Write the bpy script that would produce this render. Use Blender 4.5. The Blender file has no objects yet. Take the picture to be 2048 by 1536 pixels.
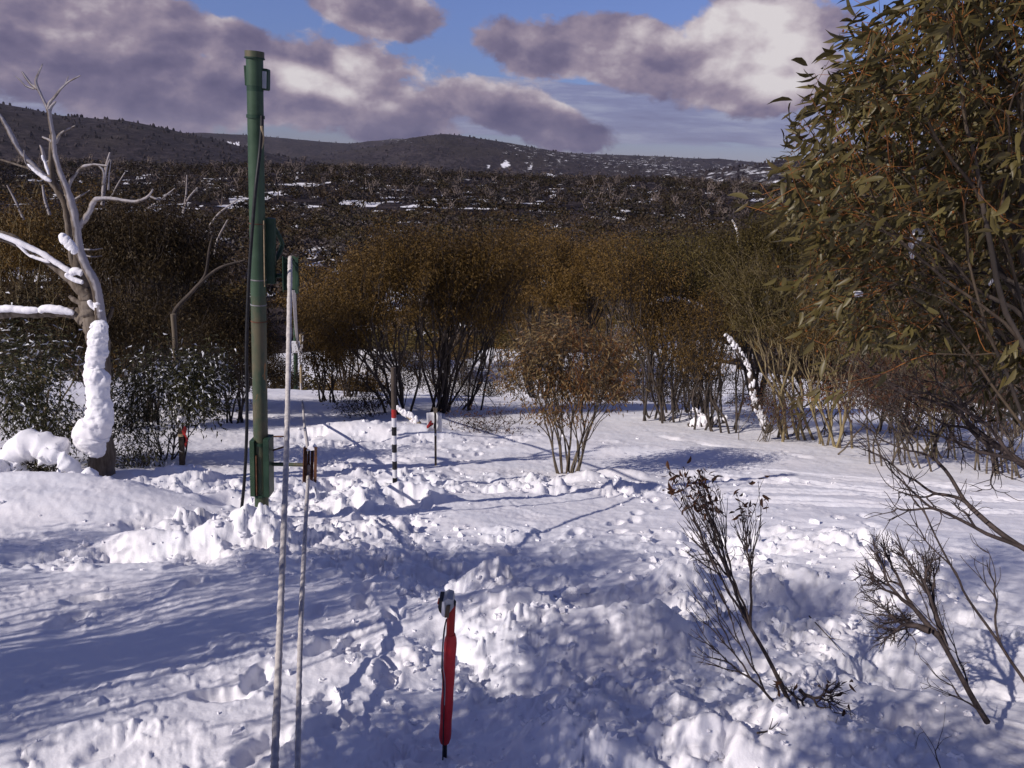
import bpy, math
import numpy as np
from mathutils import Vector, Matrix
RNG = np.random.default_rng(11)
sc = bpy.context.scene
COL = sc.collection
# ---------------------------------------------------------------- camera
FPX, CAMH = 1550.0, 2.6
PITCH, ROLL = math.radians(16.5), math.radians(2.0)
fw = np.array([0, math.cos(PITCH), -math.sin(PITCH)])
u0 = np.array([0, math.sin(PITCH), math.cos(PITCH)])
r0 = np.array([1.0, 0, 0])
cr = r0*math.cos(ROLL) + u0*math.sin(ROLL)
cu = u0*math.cos(ROLL) - r0*math.sin(ROLL)
CP = np.array([0, 0, CAMH])
cam_d = bpy.data.cameras.new("camera")
cam = bpy.data.objects.new("camera", cam_d); COL.objects.link(cam)
cam_d.sensor_fit = 'HORIZONTAL'; cam_d.sensor_width = 36
cam_d.lens = 36*FPX/2048
cam_d.clip_start = 0.05; cam_d.clip_end = 30000
cam.matrix_world = Matrix(((cr[0], cu[0], -fw[0], 0), (cr[1], cu[1], -fw[1], 0), (cr[2], cu[2], -fw[2], CAMH), (0, 0, 0, 1)))
sc.camera = cam
def ray(px, py):
    d = fw + cr*(px-1024)/FPX - cu*(py-768)/FPX
    return d/np.linalg.norm(d)
def at(px, py, Y):
    d = ray(px, py); return CP + d*(Y/d[1])
def azel(px, py):
    d = ray(px, py); return math.atan2(d[0], d[1]), math.asin(d[2])
# ---------------------------------------------------------------- light
SUN_EL = math.radians(34); SH = np.array([0.83, 0.56])   # horizontal direction the shadows fall
SH = SH/np.linalg.norm(SH)
SUNV = np.array([-SH[0]*math.cos(SUN_EL), -SH[1]*math.cos(SUN_EL), math.sin(SUN_EL)])  # towards the sun
sd = bpy.data.lights.new("sun", 'SUN'); sun = bpy.data.objects.new("sun", sd); COL.objects.link(sun)
sd.energy = 4.5; sd.angle = math.radians(0.5); sd.color = (1.0, 0.915, 0.86)
sun.rotation_euler = Vector(SUNV).to_track_quat('Z', 'Y').to_euler()
sc.view_settings.view_transform = 'Standard'; sc.view_settings.look = 'None'
sc.view_settings.exposure = -0.15; sc.view_settings.gamma = 1.0
sc.cycles.max_bounces = 6; sc.cycles.diffuse_bounces = 3; sc.cycles.transparent_max_bounces = 8
sc.cycles.use_denoising = True

class NT:
    """small helper to chain shader nodes"""
    def __init__(s, tree): s.t = tree; tree.nodes.clear()
    def n(s, typ, **kw):
        nd = s.t.nodes.new(typ)
        for k, v in kw.items():
            if k == 'ins':
                for kk, vv in v.items(): s.set(nd.inputs[kk], vv)
            else: setattr(nd, k, v)
        return nd
    def set(s, sock, v):
        if isinstance(v, bpy.types.NodeSocket): s.t.links.new(v, sock)
        else: sock.default_value = v
    def m(s, op, a, b=None, c=None, clamp=False):
        nd = s.n('ShaderNodeMath', operation=op, use_clamp=clamp)
        s.set(nd.inputs[0], a)
        if b is not None: s.set(nd.inputs[1], b)
        if c is not None: s.set(nd.inputs[2], c)
        return nd.outputs[0]
    def mix(s, f, a, b, blend='MIX'):
        nd = s.n('ShaderNodeMix', data_type='RGBA', blend_type=blend)
        s.set(nd.inputs['Factor'], f)
        for k, v in ((6, a), (7, b)):
            if isinstance(v, tuple) and len(v) == 3: v = v + (1,)
            s.set(nd.inputs[k], v)
        return nd.outputs[2]
    def ramp(s, f, stops, interp='LINEAR'):
        nd = s.n('ShaderNodeValToRGB'); s.set(nd.inputs[0], f)
        cr_ = nd.color_ramp; cr_.interpolation = interp
        while len(cr_.elements) < len(stops): cr_.elements.new(0.5)
        for e, (p, c) in zip(cr_.elements, stops):
            e.position = p
            e.color = (c, c, c, 1) if not isinstance(c, tuple) else (c + (1,) if len(c) == 3 else c)
        return nd.outputs[0]
    def sstep(s, x, a, b):
        nd = s.n('ShaderNodeMapRange', interpolation_type='SMOOTHSTEP')
        s.set(nd.inputs[0], x); nd.inputs[1].default_value = a; nd.inputs[2].default_value = b
        return nd.outputs[0]
    def noise(s, vec, scale, detail=4, rough=0.55, dist=0.0):
        nd = s.n('ShaderNodeTexNoise'); s.set(nd.inputs['Vector'], vec)
        nd.inputs['Scale'].default_value = scale; nd.inputs['Detail'].default_value = detail
        nd.inputs['Roughness'].default_value = rough; nd.inputs['Distortion'].default_value = dist
        return nd.outputs[0]
    def link(s, a, b): s.t.links.new(a, b)

# ---- sky with broken cumulus
w = bpy.data.worlds.new("World"); sc.world = w; w.use_nodes = True
T = NT(w.node_tree)
sky = T.n('ShaderNodeTexSky', sky_type='NISHITA', sun_disc=False)
sky.sun_elevation = SUN_EL; sky.sun_rotation = math.atan2(SUNV[0], SUNV[1]); sky.altitude = 1600; sky.air_density = 1.0
sky.dust_density = 0.3; sky.ozone_density = 2.5
tc = T.n('ShaderNodeTexCoord')
sep = T.n('ShaderNodeSeparateXYZ'); T.link(tc.outputs['Generated'], sep.inputs[0])
X, Yc, Z = sep.outputs
az = T.m('ARCTAN2', X, Yc)
hor = T.m('SQRT', T.m('ADD', T.m('MULTIPLY', X, X), T.m('MULTIPLY', Yc, Yc)))
el = T.m('ARCTAN2', Z, hor)
den = T.m('ADD', T.m('MAXIMUM', Z, 0.0), 0.10)
comb = T.n('ShaderNodeCombineXYZ'); T.set(comb.inputs[0], T.m('DIVIDE', X, den)); T.set(comb.inputs[1], T.m('DIVIDE', Yc, den)); comb.inputs[2].default_value = 3.1
P = comb.outputs[0]
comb2 = T.n('ShaderNodeCombineXYZ'); T.set(comb2.inputs[0], T.m('MULTIPLY', az, 1.0)); T.set(comb2.inputs[1], T.m('MULTIPLY', el, 1.45)); comb2.inputs[2].default_value = 1.7
Q = comb2.outputs[0]
nA = T.noise(Q, 6.0, 8, 0.60, 0.2)
nB = T.noise(Q, 15.0, 6, 0.6, 0.2)
nP = T.noise(P, 1.3, 5, 0.55, 0.2)
def blob(px, py, rx, ry, rot=0):
    a, e = azel(px, py)
    da = T.m('SUBTRACT', az, a); de = T.m('SUBTRACT', el, e)
    c, s_ = math.cos(math.radians(rot)), math.sin(math.radians(rot))
    u = T.m('ADD', T.m('MULTIPLY', da, c/(rx/FPX)), T.m('MULTIPLY', de, s_/(rx/FPX)))
    v = T.m('ADD', T.m('MULTIPLY', da, -s_/(ry/FPX)), T.m('MULTIPLY', de, c/(ry/FPX)))
    d2 = T.m('ADD', T.m('MULTIPLY', u, u), T.m('MULTIPLY', v, v))
    return T.m('SUBTRACT', 1.0, T.m('SQRT', d2)), v
def union(lst):
    o = lst[0]
    for b in lst[1:]: o = T.m('SMOOTH_MAX', o, b, 0.25)
    return o
CL = [(130, 110, 400, 120, -10), (500, 185, 430, 62, -6), (750, 185, 200, 85, -20), (300, 50, 330, 50, -8), (770, 25, 130, 52, -5),
      (1230, 115, 330, 78, -2), (1530, 120, 190, 105, -5), (1010, 215, 260, 60, -14), (1500, 185, 230, 50, -3)]
blobs = [blob(*c) for c in CL]
cov = union([b[0] for b in blobs])
wob = T.m('MULTIPLY', T.m('SUBTRACT', nA, 0.5), 2.0)
wob2 = T.m('MULTIPLY', T.m('SUBTRACT', nB, 0.5), 0.9)
# the general field of cloud that goes on outside the frame, and the low bank of streaks near the horizon
gen = T.m('MULTIPLY', T.m('SUBTRACT', nP, 0.47), 4.0)
inframe = T.m('MULTIPLY', T.sstep(T.m('ABSOLUTE', az), 0.75, 0.95), 1.0)
high = T.sstep(el, math.radians(12), math.radians(20))
gen = T.m('SUBTRACT', gen, T.m('MULTIPLY', T.m('SUBTRACT', 1.0, T.m('MAXIMUM', inframe, high)), 2.0))
low = T.m('MULTIPLY', T.sstep(el, math.radians(.2), math.radians(2.2)), T.m('SUBTRACT', 1.0, T.sstep(el, math.radians(3.2), math.radians(6.5))))
streak = T.n('ShaderNodeCombineXYZ'); T.set(streak.inputs[0], T.m('MULTIPLY', az, 3.0)); T.set(streak.inputs[1], T.m('MULTIPLY', el, 22.0))
nS = T.noise(streak.outputs[0], 3.0, 5, 0.6)
lowc = T.m('SUBTRACT', T.m('MULTIPLY', low, 1.0), T.m('MULTIPLY', nS, 1.05))
lowc = T.m('ADD', lowc, T.m('MULTIPLY', T.sstep(az, -0.25, 0.25), 0.25))
base_c = T.m('ADD', T.m('ADD', cov, wob), wob2)
body = T.m('MAXIMUM', base_c, gen)
alpha1 = T.sstep(body, 0.05, 0.27)
alpha2 = T.m('MULTIPLY', T.sstep(lowc, 0.0, 0.22), 0.8)
def shift(v, x, y):
    nd = T.n('ShaderNodeVectorMath', operation='ADD'); T.link(v, nd.inputs[0]); nd.inputs[1].default_value = (x, y, 0); return nd.outputs[0]
# light: tops of the clouds towards the sun are pale, undersides slate
sA, sA2 = T.noise(Q, 6.5, 3, 0.45, 0.2), T.noise(shift(Q, .028, -.05), 6.5, 3, 0.45, 0.2)
sB, sB2 = T.noise(Q, 19.0, 4, 0.55, 0.1), T.noise(shift(Q, .008, -.018), 19.0, 4, 0.55, 0.1)
relief = T.m('ADD', T.m('MULTIPLY', T.m('SUBTRACT', sA2, sA), 1.5), T.m('MULTIPLY', T.m('SUBTRACT', sB2, sB), 0.9))
bright = union([blob(1490, 80, 190, 75, -6)[0], blob(1450, 60, 90, 50, 0)[0], blob(712, 138, 70, 42, -30)[0], blob(1560, 150, 120, 60, 0)[0], blob(640, 170, 150, 36, -12)[0]])
bright = T.sstep(T.m('ADD', bright, T.m('MULTIPLY', wob, 0.6)), 0.0, 0.8)
core = T.sstep(body, 0.15, 1.0)
vtop = union([T.m('SUBTRACT', T.m('MULTIPLY', T.m('MINIMUM', v, 1.0), 0.6), T.m('MULTIPLY', T.m('MAXIMUM', T.m('SUBTRACT', 0.0, b), 0.0), 3.0)) for b, v in blobs])
lum = T.m('ADD', T.m('ADD', T.m('SUBTRACT', 0.44, T.m('MULTIPLY', core, 0.16)), T.m('MULTIPLY', vtop, 0.20)), T.m('ADD', relief, T.m('MULTIPLY', bright, 0.50)), clamp=True)
ccol = T.ramp(lum, [(0.0, (0.115, 0.105, 0.20)), (0.3, (0.19, 0.165, 0.265)), (0.55, (0.33, 0.275, 0.36)), (0.8, (0.60, 0.53, 0.58)), (1.0, (0.78, 0.73, 0.75))])
c2col = T.ramp(nS, [(0.3, (0.42, 0.43, 0.56)), (0.5, (0.26, 0.26, 0.42)), (0.7, (0.20, 0.19, 0.33))])
skc = T.mix(1.0, sky.outputs[0], (0.74, 0.70, 1.0), 'MULTIPLY')
hz = T.sstep(el, math.radians(-1), math.radians(13))
skc = T.mix(hz, T.mix(1.0, skc, (0.50, 0.55, 0.62), 'MULTIPLY'), skc)
BK = 0.108
def scl(c):   # cloud colours are given as seen; the background multiplies by BK
    nd = T.n('ShaderNodeVectorMath', operation='SCALE'); T.link(c, nd.inputs[0]); nd.inputs['Scale'].default_value = 1.0/BK
    return nd.outputs[0]
col = T.mix(alpha2, skc, scl(c2col))
col = T.mix(alpha1, col, scl(ccol))
bg = T.n('ShaderNodeBackground'); T.link(col, bg.inputs[0]); bg.inputs[1].default_value = BK
wo = T.n('ShaderNodeOutputWorld'); T.link(bg.outputs[0], wo.inputs[0])

# ---------------------------------------------------------------- noise (numpy)
def _h(ix, iy, seed):
    with np.errstate(over='ignore'):
        h = (ix.astype(np.int64)*374761393 + iy.astype(np.int64)*668265263 + seed*974634777) & 0xffffffff
        h = ((h ^ (h >> 13))*1274126177) & 0xffffffff
        h = ((h ^ (h >> 16))*2246822519) & 0xffffffff
        return ((h ^ (h >> 15)) & 0xffffff)/float(0xffffff)
def vnoise(x, y, seed=0):
    ix = np.floor(x); iy = np.floor(y); fx = x-ix; fy = y-iy
    fx = fx*fx*fx*(fx*(fx*6-15)+10); fy = fy*fy*fy*(fy*(fy*6-15)+10)
    a = _h(ix, iy, seed); b = _h(ix+1, iy, seed); c = _h(ix, iy+1, seed); d = _h(ix+1, iy+1, seed)
    return (a*(1-fx)+b*fx)*(1-fy) + (c*(1-fx)+d*fx)*fy
def fbm(x, y, seed=0, octv=4, gain=0.5):
    o = 0; amp = 1; tot = 0
    for i in range(octv):
        o = o + amp*(vnoise(x*2**i + 17.3*i, y*2**i - 9.1*i, seed+i)-0.5); tot += amp; amp *= gain
    return o/tot*2
def clods(x, y, cell, seed, prob=0.7):
    """height of rounded lumps scattered on a jittered grid"""
    gx = x/cell; gy = y/cell; ix = np.floor(gx); iy = np.floor(gy)
    out = np.zeros_like(x)
    for dx in (-1, 0, 1):
        for dy in (-1, 0, 1):
            jx = ix+dx; jy = iy+dy
            cx = jx+_h(jx, jy, seed); cy = jy+_h(jx, jy, seed+1)
            r = 0.22+0.5*_h(jx, jy, seed+2)**1.5
            asp = 0.75+0.5*_h(jx, jy, seed+4)
            on = _h(jx, jy, seed+3) < prob
            d2 = ((gx-cx)*asp)**2+((gy-cy)/asp)**2
            h = np.sqrt(np.clip(r*r-d2, 0, None))*on
            out = np.maximum(out, h)
    return out*cell
# ---------------------------------------------------------------- ground
def base_z(x, y):
    x = np.asarray(x, float); y = np.asarray(y, float)
    z = -0.27*(np.clip(y, 3, 12)-3) - 0.235*(np.clip(y, 12, 28)-12)
    t = np.clip((y-28)/20, 0, 1)
    z = z - 0.235*np.clip(y-28, 0, None)
    yy = np.clip(y, 28, None)
    steep = -0.27*9 - 0.235*16 - 0.66*(yy-28)
    floor = -20.4
    z = np.where(y > 28, np.maximum(steep, floor), z)
    return z
def gnd(px, py):
    d = ray(px, py); t = 1.0
    for _ in range(20000):
        p = CP+d*t
        if p[2] < base_z(p[0], p[1]): return p
        t += 0.005
    return p
class Reg:
    """soft elliptic area on the ground, given where it lies and how wide it is in metres"""
    def __init__(s, px, py, rx, ry, wt=1.0, rot=0): 
        p = gnd(px, py); s.c = p; s.rx, s.ry, s.w, s.a = rx, ry, wt, math.radians(rot)
    def __call__(s, x, y):
        dx = x-s.c[0]; dy = y-s.c[1]; c, n = math.cos(s.a), math.sin(s.a)
        u = (dx*c+dy*n)/s.rx; v = (-dx*n+dy*c)/s.ry
        return s.w*np.exp(-(u*u+v*v)**1.5)
CHURN = [Reg(450, 1010, 1.9, 1.5, 1.0), Reg(340, 1080, 1.0, .6, 1.0), Reg(560, 960, 1.6, 2.2), Reg(700, 900, 1.8, 2.0, .8), Reg(650, 1060, 1.6, .8, 1), Reg(180, 1110, 1.0, .35, .6), Reg(60, 1120, .8, .3, .5),
         Reg(960, 965, 3.2, 1.0), Reg(820, 870, 2.5, 1.6, .9), Reg(1300, 980, 1.6, .7), Reg(1050, 1110, 1.6, 1.2, .35), Reg(1500, 1080, 1.7, 1.2, .95), Reg(1700, 1150, 1.0, 1.2, .8),
         Reg(1150, 1300, 1.1, .8, .9), Reg(1000, 1210, .7, .5, .8), Reg(1350, 1450, 1.3, .7, 1.0), Reg(1600, 1330, 1.1, .9, .8), Reg(1000, 1480, .8, .4, .5), Reg(760, 1120, 1.0, .9, .7), Reg(810, 1000, .9, .35, .9), Reg(1150, 955, .8, .3, .9), Reg(840, 1250, .5, 1.1, .5),
         Reg(600, 1290, .8, .8, .22), Reg(1880, 1250, 1.3, 1.2, .35), Reg(1800, 1480, 1.2, .5, .45), Reg(1600, 960, 3.0, .8, .55), Reg(1150, 880, 3, 1.0, .35), Reg(560, 830, 3, 2, .5), Reg(1500, 1200, 1.5, .9, .9)]
# hand-shaped forms: (px, py, rx, ry, height)
FORM = [Reg(930, 1240, .34, .30, .15), Reg(1000, 1190, .36, .26, .15), Reg(1060, 1230, .30, .26, .13), Reg(1100, 1290, .55, .22, .14), Reg(1240, 1210, .42, .26, -.34), Reg(1150, 1190, .34, .26, -.18), Reg(1240, 1275, .5, .12, .12),
        Reg(1365, 1165, .22, .36, .22), Reg(1300, 1290, .30, .16, .16), Reg(1060, 1360, .30, .12, -.10), Reg(1450, 1190, .30, .26, -.18), Reg(1600, 1190, .45, .35, -.30), Reg(1690, 1090, .7, .35, .14),
        Reg(1780, 1140, .5, .45, .12), Reg(800, 1000, .6, .22, .30), Reg(700, 1010, .35, .2, .15), Reg(350, 1060, .34, .30, .17), Reg(430, 1085, .42, .25, .15), Reg(490, 1085, .35, .22, .14), Reg(520, 1080, .22, .14, .12),
        Reg(455, 1000, .28, .35, -.30), Reg(235, 1110, .22, .16, -.18), Reg(270, 1085, .30, .14, .13), Reg(420, 1005, .2, .2, .14), Reg(390, 960, .4, .3, .1), Reg(100, 1010, 1.6, .8, .22), Reg(30, 985, 1.5, .5, .15),
        Reg(300, 960, .9, .5, .16), Reg(660, 990, .4, .3, -.16), Reg(760, 870, 1.6, .7, .28), Reg(560, 810, 3, 1.2, .10), Reg(1330, 905, 3, .6, .12), Reg(1150, 955, .5, .22, .16), Reg(1400, 840, 1.5, .8, .2),
        Reg(1250, 950, .5, .2, .12), Reg(600, 1120, .5, .3, .08), Reg(950, 1450, .5, .25, -.10), Reg(1180, 1480, .35, .2, .1), Reg(1420, 1500, .35, .18, .12), Reg(1290, 1500, .2, .15, -.14), Reg(1000, 1180, .25, .12, .10),
        Reg(560, 1055, .45, .12, .08), Reg(880, 1370, .3, .3, -.08), Reg(1620, 1450, .25, .2, .1), Reg(1730, 1430, .3, .16, -.08)]
SMOOTHPAD = [Reg(1230, 1030, 1.3, .8), Reg(120, 1010, 2.2, .7), Reg(1560, 900, 3.5, .8, .7)]
def trail(pts, step, depth, seed):
    rg = np.random.default_rng(seed); P3 = [gnd(*p) for p in pts]; out = []; side = 1
    for a, b in zip(P3[:-1], P3[1:]):
        n = max(1, int(np.linalg.norm(b-a)/step)); ang = math.atan2(b[1]-a[1], b[0]-a[0])
        for k in range(n):
            q = a+(b-a)*(k+.3*rg.random())/n; side = -side
            out.append((q[0]-math.sin(ang)*.12*side+rg.normal(0, .05), q[1]+math.cos(ang)*.12*side+rg.normal(0, .05), ang+rg.normal(0, .3), depth*(.6+.7*rg.random())))
    return out
PRINTS = trail([(700, 1530), (720, 1350), (770, 1180), (700, 1060), (640, 950), (600, 860)], .33, .055, 1)+trail([(480, 1500), (600, 1300), (690, 1180), (800, 1060), (900, 930), (1000, 880)], .42, .06, 2)\
    + trail([(980, 1130), (1200, 1060), (1420, 960), (1560, 900)], .40, .05, 3)+trail([(60, 1250), (300, 1180), (480, 1110), (640, 1040)], .40, .05, 4)+trail([(180, 1480), (420, 1400), (640, 1420), (820, 1380)], .45, .045, 5)\
    + trail([(1700, 1400), (1820, 1280), (1780, 1150), (1700, 1020)], .40, .06, 6)+trail([(1350, 1500), (1500, 1400), (1600, 1300)], .35, .06, 7)
def snow_detail(x, y):
    ch = np.zeros_like(x)
    for r in CHURN: ch = ch + r(x, y)*0.9
    ch = np.clip(ch, 0, 1)
    for r in SMOOTHPAD: ch = ch*(1-0.93*np.clip(r(x, y)*1.3, 0, 1))
    edge = np.clip(fbm(x*1.7, y*1.7, 5, 3)*1.6+0.6, 0.15, 1.2)
    ch = ch*edge
    z = np.zeros_like(x)
    for r in FORM: z = z + r(x, y)
    z = z + 0.05*fbm(x*0.5, y*0.5, 1, 3) + 0.018*fbm(x*1.6, y*1.6, 2, 3)
    wx = x+0.12*fbm(x*5, y*5, 31, 2)+0.05*fbm(x*15, y*15, 61, 3); wy = y+0.12*fbm(x*5, y*5, 41, 2)+0.05*fbm(x*15, y*15, 71, 3)
    lump = clods(wx, wy, 0.62, 100, .5)*0.22 + clods(wx, wy, 0.30, 200, .6)*0.38 + clods(wx, wy, 0.14, 300, .6)*0.55 + clods(wx, wy, 0.07, 400, .5)*0.6
    holes = clods(wx+3, wy+5, 0.55, 500, .55)*0.5 + clods(wx+3, wy+1, 0.26, 560, .5)*0.4
    z = z + ch*(lump-.75*holes-0.03)
    z = z + 0.012*(1-ch)*np.clip(fbm(x*6, y*14, 8, 3), -1, 1)*np.clip((y-1)/6, 0.35, 1)
    pat = np.clip(fbm(x*1.3+9, y*1.3, 83, 3)*2.2+.45, 0, 1)
    z = z + pat*.7*(clods(wx, wy, 0.11, 600, .35)*.28 + clods(wx+2, wy, 0.05, 640, .35)*.45)
    # trampled, finely broken crust in the near left
    z = z + 0.004*fbm(x*22, y*22, 18, 3)
    for (fx, fy, fa, fd) in PRINTS:
        m = np.where((np.abs(x-fx) < .34) & (np.abs(y-fy) < .34))[0]
        if len(m) == 0: continue
        c_, s_ = math.cos(fa), math.sin(fa); dx = x[m]-fx; dy = y[m]-fy
        u = (dx*c_+dy*s_)/.135; v = (-dx*s_+dy*c_)/.06; rr_ = np.sqrt(u*u+v*v)+.25*fbm(x[m]*14, y[m]*14, 91, 2)
        z[m] += fd*(-1.0/(1+np.exp((rr_-1)*9))+.22*np.exp(-((rr_-1.45)/.35)**2))
    # old ski tracks crossing the open snow on the right
    for (x0, y0, sl, off) in ((5.5, 11.0, -0.28, 0), (5.5, 11.3, -0.28, 0), (6.0, 12.2, -0.2, 0), (6.0, 12.45, -0.2, 0), (4.0, 9.6, -0.12, 0), (4.0, 9.85, -0.12, 0), (6, 10.4, .02, 0), (6, 10.6, .02, 0)):
        d = (y-y0) - sl*(x-x0) - 0.25*np.sin(x*0.7+y0); m = np.clip((x-2.2)/1.5, 0, 1)*np.clip((11.5-x)/2, 0, 1)
        z = z - 0.045*np.exp(-(d/0.055)**2)*m + 0.02*np.exp(-((d-.11)/0.06)**2)*m
    d = (y-15.4) + 0.9*(x-5.0) + .3*np.sin(x*1.4); m = np.clip((x-2.8)/1, 0, 1)*np.clip((6.6-x)/1, 0, 1)
    z = z - 0.09*np.exp(-(d/0.16)**2)*m*(0.5+0.5*np.sin(x*9))
    return z
def ground_z(x, y):
    x = np.atleast_1d(np.asarray(x, float)); y = np.atleast_1d(np.asarray(y, float))
    return base_z(x, y) + snow_detail(x, y)*np.clip((60-np.hypot(x, y))/20, 0, 1)
def gz(x, y): return float(ground_z(x, y)[0])

# ---------------------------------------------------------------- mesh helpers
def mesh_np(name, V, F, mats=(), midx=None, smooth=False):
    V = np.asarray(V, np.float32).reshape(-1, 3)
    if not isinstance(F, list): F = [F]
    F = [np.asarray(f, np.int32) for f in F if len(f)]
    me = bpy.data.meshes.new(name)
    me.vertices.add(len(V)); me.vertices.foreach_set("co", V.ravel())
    sizes = np.concatenate([np.full(len(f), f.shape[1], np.int32) for f in F])
    loops = np.concatenate([f.ravel() for f in F])
    me.loops.add(len(loops)); me.loops.foreach_set("vertex_index", loops)
    me.polygons.add(len(sizes))
    st = np.concatenate([[0], np.cumsum(sizes)[:-1]]).astype(np.int32)
    me.polygons.foreach_set("loop_start", st); me.polygons.foreach_set("loop_total", sizes)
    for m in mats: me.materials.append(m)
    if midx is not None: me.polygons.foreach_set("material_index", np.asarray(midx, np.int32))
    me.polygons.foreach_set("use_smooth", np.full(len(sizes), smooth))
    me.update(calc_edges=True)
    return me
def obj(name, me, parent=None, **props):
    o = bpy.data.objects.new(name, me); COL.objects.link(o)
    if parent is not None: o.parent = parent
    for k, v in props.items(): o[k] = v
    return o
def thing(name, label, cat, loc=(0, 0, 0), group=None):
    o = bpy.data.objects.new(name, None); COL.objects.link(o); o.location = loc
    o.empty_display_size = 0.2
    o['label'] = label; o['category'] = cat
    if group: o['group'] = group
    return o
class Acc:
    """collects vertices and faces of one mesh"""
    def __init__(s): s.V = []; s.F3 = []; s.F4 = []; s.n = 0
    def add(s, V, F):
        V = np.asarray(V, float).reshape(-1, 3); F = np.asarray(F, int)
        (s.F3 if F.shape[1] == 3 else s.F4).append(F+s.n); s.V.append(V); s.n += len(V)
    def build(s, name, mat, parent=None, origin=(0, 0, 0), smooth=False, **props):
        V = np.concatenate(s.V)-np.asarray(origin, float)
        F = []
        if s.F3: F.append(np.concatenate(s.F3))
        if s.F4: F.append(np.concatenate(s.F4))
        return obj(name, mesh_np(name, V, F, [mat], smooth=smooth), parent, **props)
def tubes(acc, PL, R, sides=5, cap=True):
    """PL (K,M,3) polylines, R (K,M) radii"""
    PL = np.asarray(PL, float); R = np.asarray(R, float)
    if PL.ndim == 2: PL = PL[None]; R = R[None]
    K, M, _ = PL.shape
    Tn = np.gradient(PL, axis=1); Tn /= np.linalg.norm(Tn, axis=2, keepdims=True)+1e-9
    mean = PL[:, -1]-PL[:, 0]; mean /= np.linalg.norm(mean, axis=1, keepdims=True)+1e-9
    ref = np.where(np.abs(mean[:, 2:3]) > 0.8, np.array([[1.0, 0.13, 0]]), np.array([[0, 0.1, 1.0]]))
    ref = np.repeat(ref[:, None], M, 1)
    A = np.cross(Tn, ref); A /= np.linalg.norm(A, axis=2, keepdims=True)+1e-9
    B = np.cross(Tn, A)
    ang = np.arange(sides)*2*math.pi/sides
    ring = PL[:, :, None] + R[:, :, None, None]*(A[:, :, None]*np.cos(ang)[None, None, :, None] + B[:, :, None]*np.sin(ang)[None, None, :, None])
    V = ring.reshape(-1, 3)
    k = np.arange(K)[:, None, None]*M*sides; m = np.arange(M-1)[None, :, None]*sides; s = np.arange(sides)[None, None, :]
    s2 = (s+1) % sides
    F = np.stack(np.broadcast_arrays(k+m+s, k+m+s2, k+m+sides+s2, k+m+sides+s), -1).reshape(-1, 4)
    acc.add(V, F)
    if cap and sides >= 3:
        for row in (0, M-1):
            c = PL[:, row]; i0 = (np.arange(K)*M*sides+row*sides)[:, None]+np.arange(sides)[None]
            V2 = np.concatenate([ring[:, row].reshape(-1, 3), c]); base_i = (np.arange(K)*sides)[:, None]+np.arange(sides)[None]
            F2 = np.stack([base_i, np.roll(base_i, -1, 1), np.broadcast_to((K*sides+np.arange(K))[:, None], base_i.shape)], -1).reshape(-1, 3)
            if row == 0: F2 = F2[:, ::-1]
            acc.add(V2, F2)
def box(acc, c, s, rot=None):
    v = np.array([[x, y, z] for x in (-.5, .5) for y in (-.5, .5) for z in (-.5, .5)])*np.asarray(s, float)
    if rot is not None: v = v@np.asarray(rot).T
    acc.add(v+np.asarray(c, float), [[0, 1, 3, 2], [4, 6, 7, 5], [0, 4, 5, 1], [2, 3, 7, 6], [0, 2, 6, 4], [1, 5, 7, 3]])
def bevel_box(name, c, s, mat, parent, bev=0.003, rot=None):
    a = Acc(); box(a, (0, 0, 0), s); o = a.build(name, mat, parent)
    o.location = c
    if rot is not None: o.rotation_euler = rot
    m = o.modifiers.new('bevel', 'BEVEL'); m.width = bev; m.segments = 2
    return o
def smooth_poly(pts, n):
    """Catmull-Rom through pts, n samples"""
    pts = np.asarray(pts, float)
    p = np.vstack([2*pts[0]-pts[1], pts, 2*pts[-1]-pts[-2]])
    t = np.linspace(0, len(pts)-1-1e-6, n); i = t.astype(int); f = (t-i)[:, None]
    a, b, c, d = p[i], p[i+1], p[i+2], p[i+3]
    return 0.5*((2*b)+(-a+c)*f+(2*a-5*b+4*c-d)*f**2+(-a+3*b-3*c+d)*f**3)

# ---------------------------------------------------------------- materials
def principled(name, build, rough=0.7, spec=0.3, metallic=0.0):
    m = bpy.data.materials.new(name); m.use_nodes = True
    t = NT(m.node_tree)
    bs = t.n('ShaderNodeBsdfPrincipled'); out = t.n('ShaderNodeOutputMaterial'); t.link(bs.outputs[0], out.inputs[0])
    bs.inputs['Roughness'].default_value = rough; bs.inputs['Metallic'].default_value = metallic
    bs.inputs['Specular IOR Level'].default_value = spec
    build(t, bs, out); return m
def tcoord(t, kind='Object'): return t.n('ShaderNodeTexCoord').outputs[kind]
def bump(t, bs, h, strength=0.4, dist=0.02):
    b = t.n('ShaderNodeBump'); b.inputs['Strength'].default_value = strength; b.inputs['Distance'].default_value = dist
    t.set(b.inputs['Height'], h); t.link(b.outputs[0], bs.inputs['Normal'])
def mk_var(name, c1, c2, scale=8, rough=0.7, bumpd=0.01, spec=0.25, stretch=None, c3=None, t3=0.62):
    def f(t, bs, out):
        v = tcoord(t)
        if stretch:
            mp = t.n('ShaderNodeMapping'); t.link(v, mp.inputs[0]); mp.inputs['Scale'].default_value = stretch; v = mp.outputs[0]
        n = t.noise(v, scale, 6, 0.62)
        c = t.mix(t.sstep(n, .35, .65), c1, c2)
        if c3:
            n2 = t.noise(v, scale*0.6, 5, 0.7, .5)
            c = t.mix(t.sstep(n2, t3, t3+.04), c, c3)
        t.set(bs.inputs['Base Color'], c)
        bump(t, bs, n, 0.5, bumpd)
    return principled(name, f, rough, spec)
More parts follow.
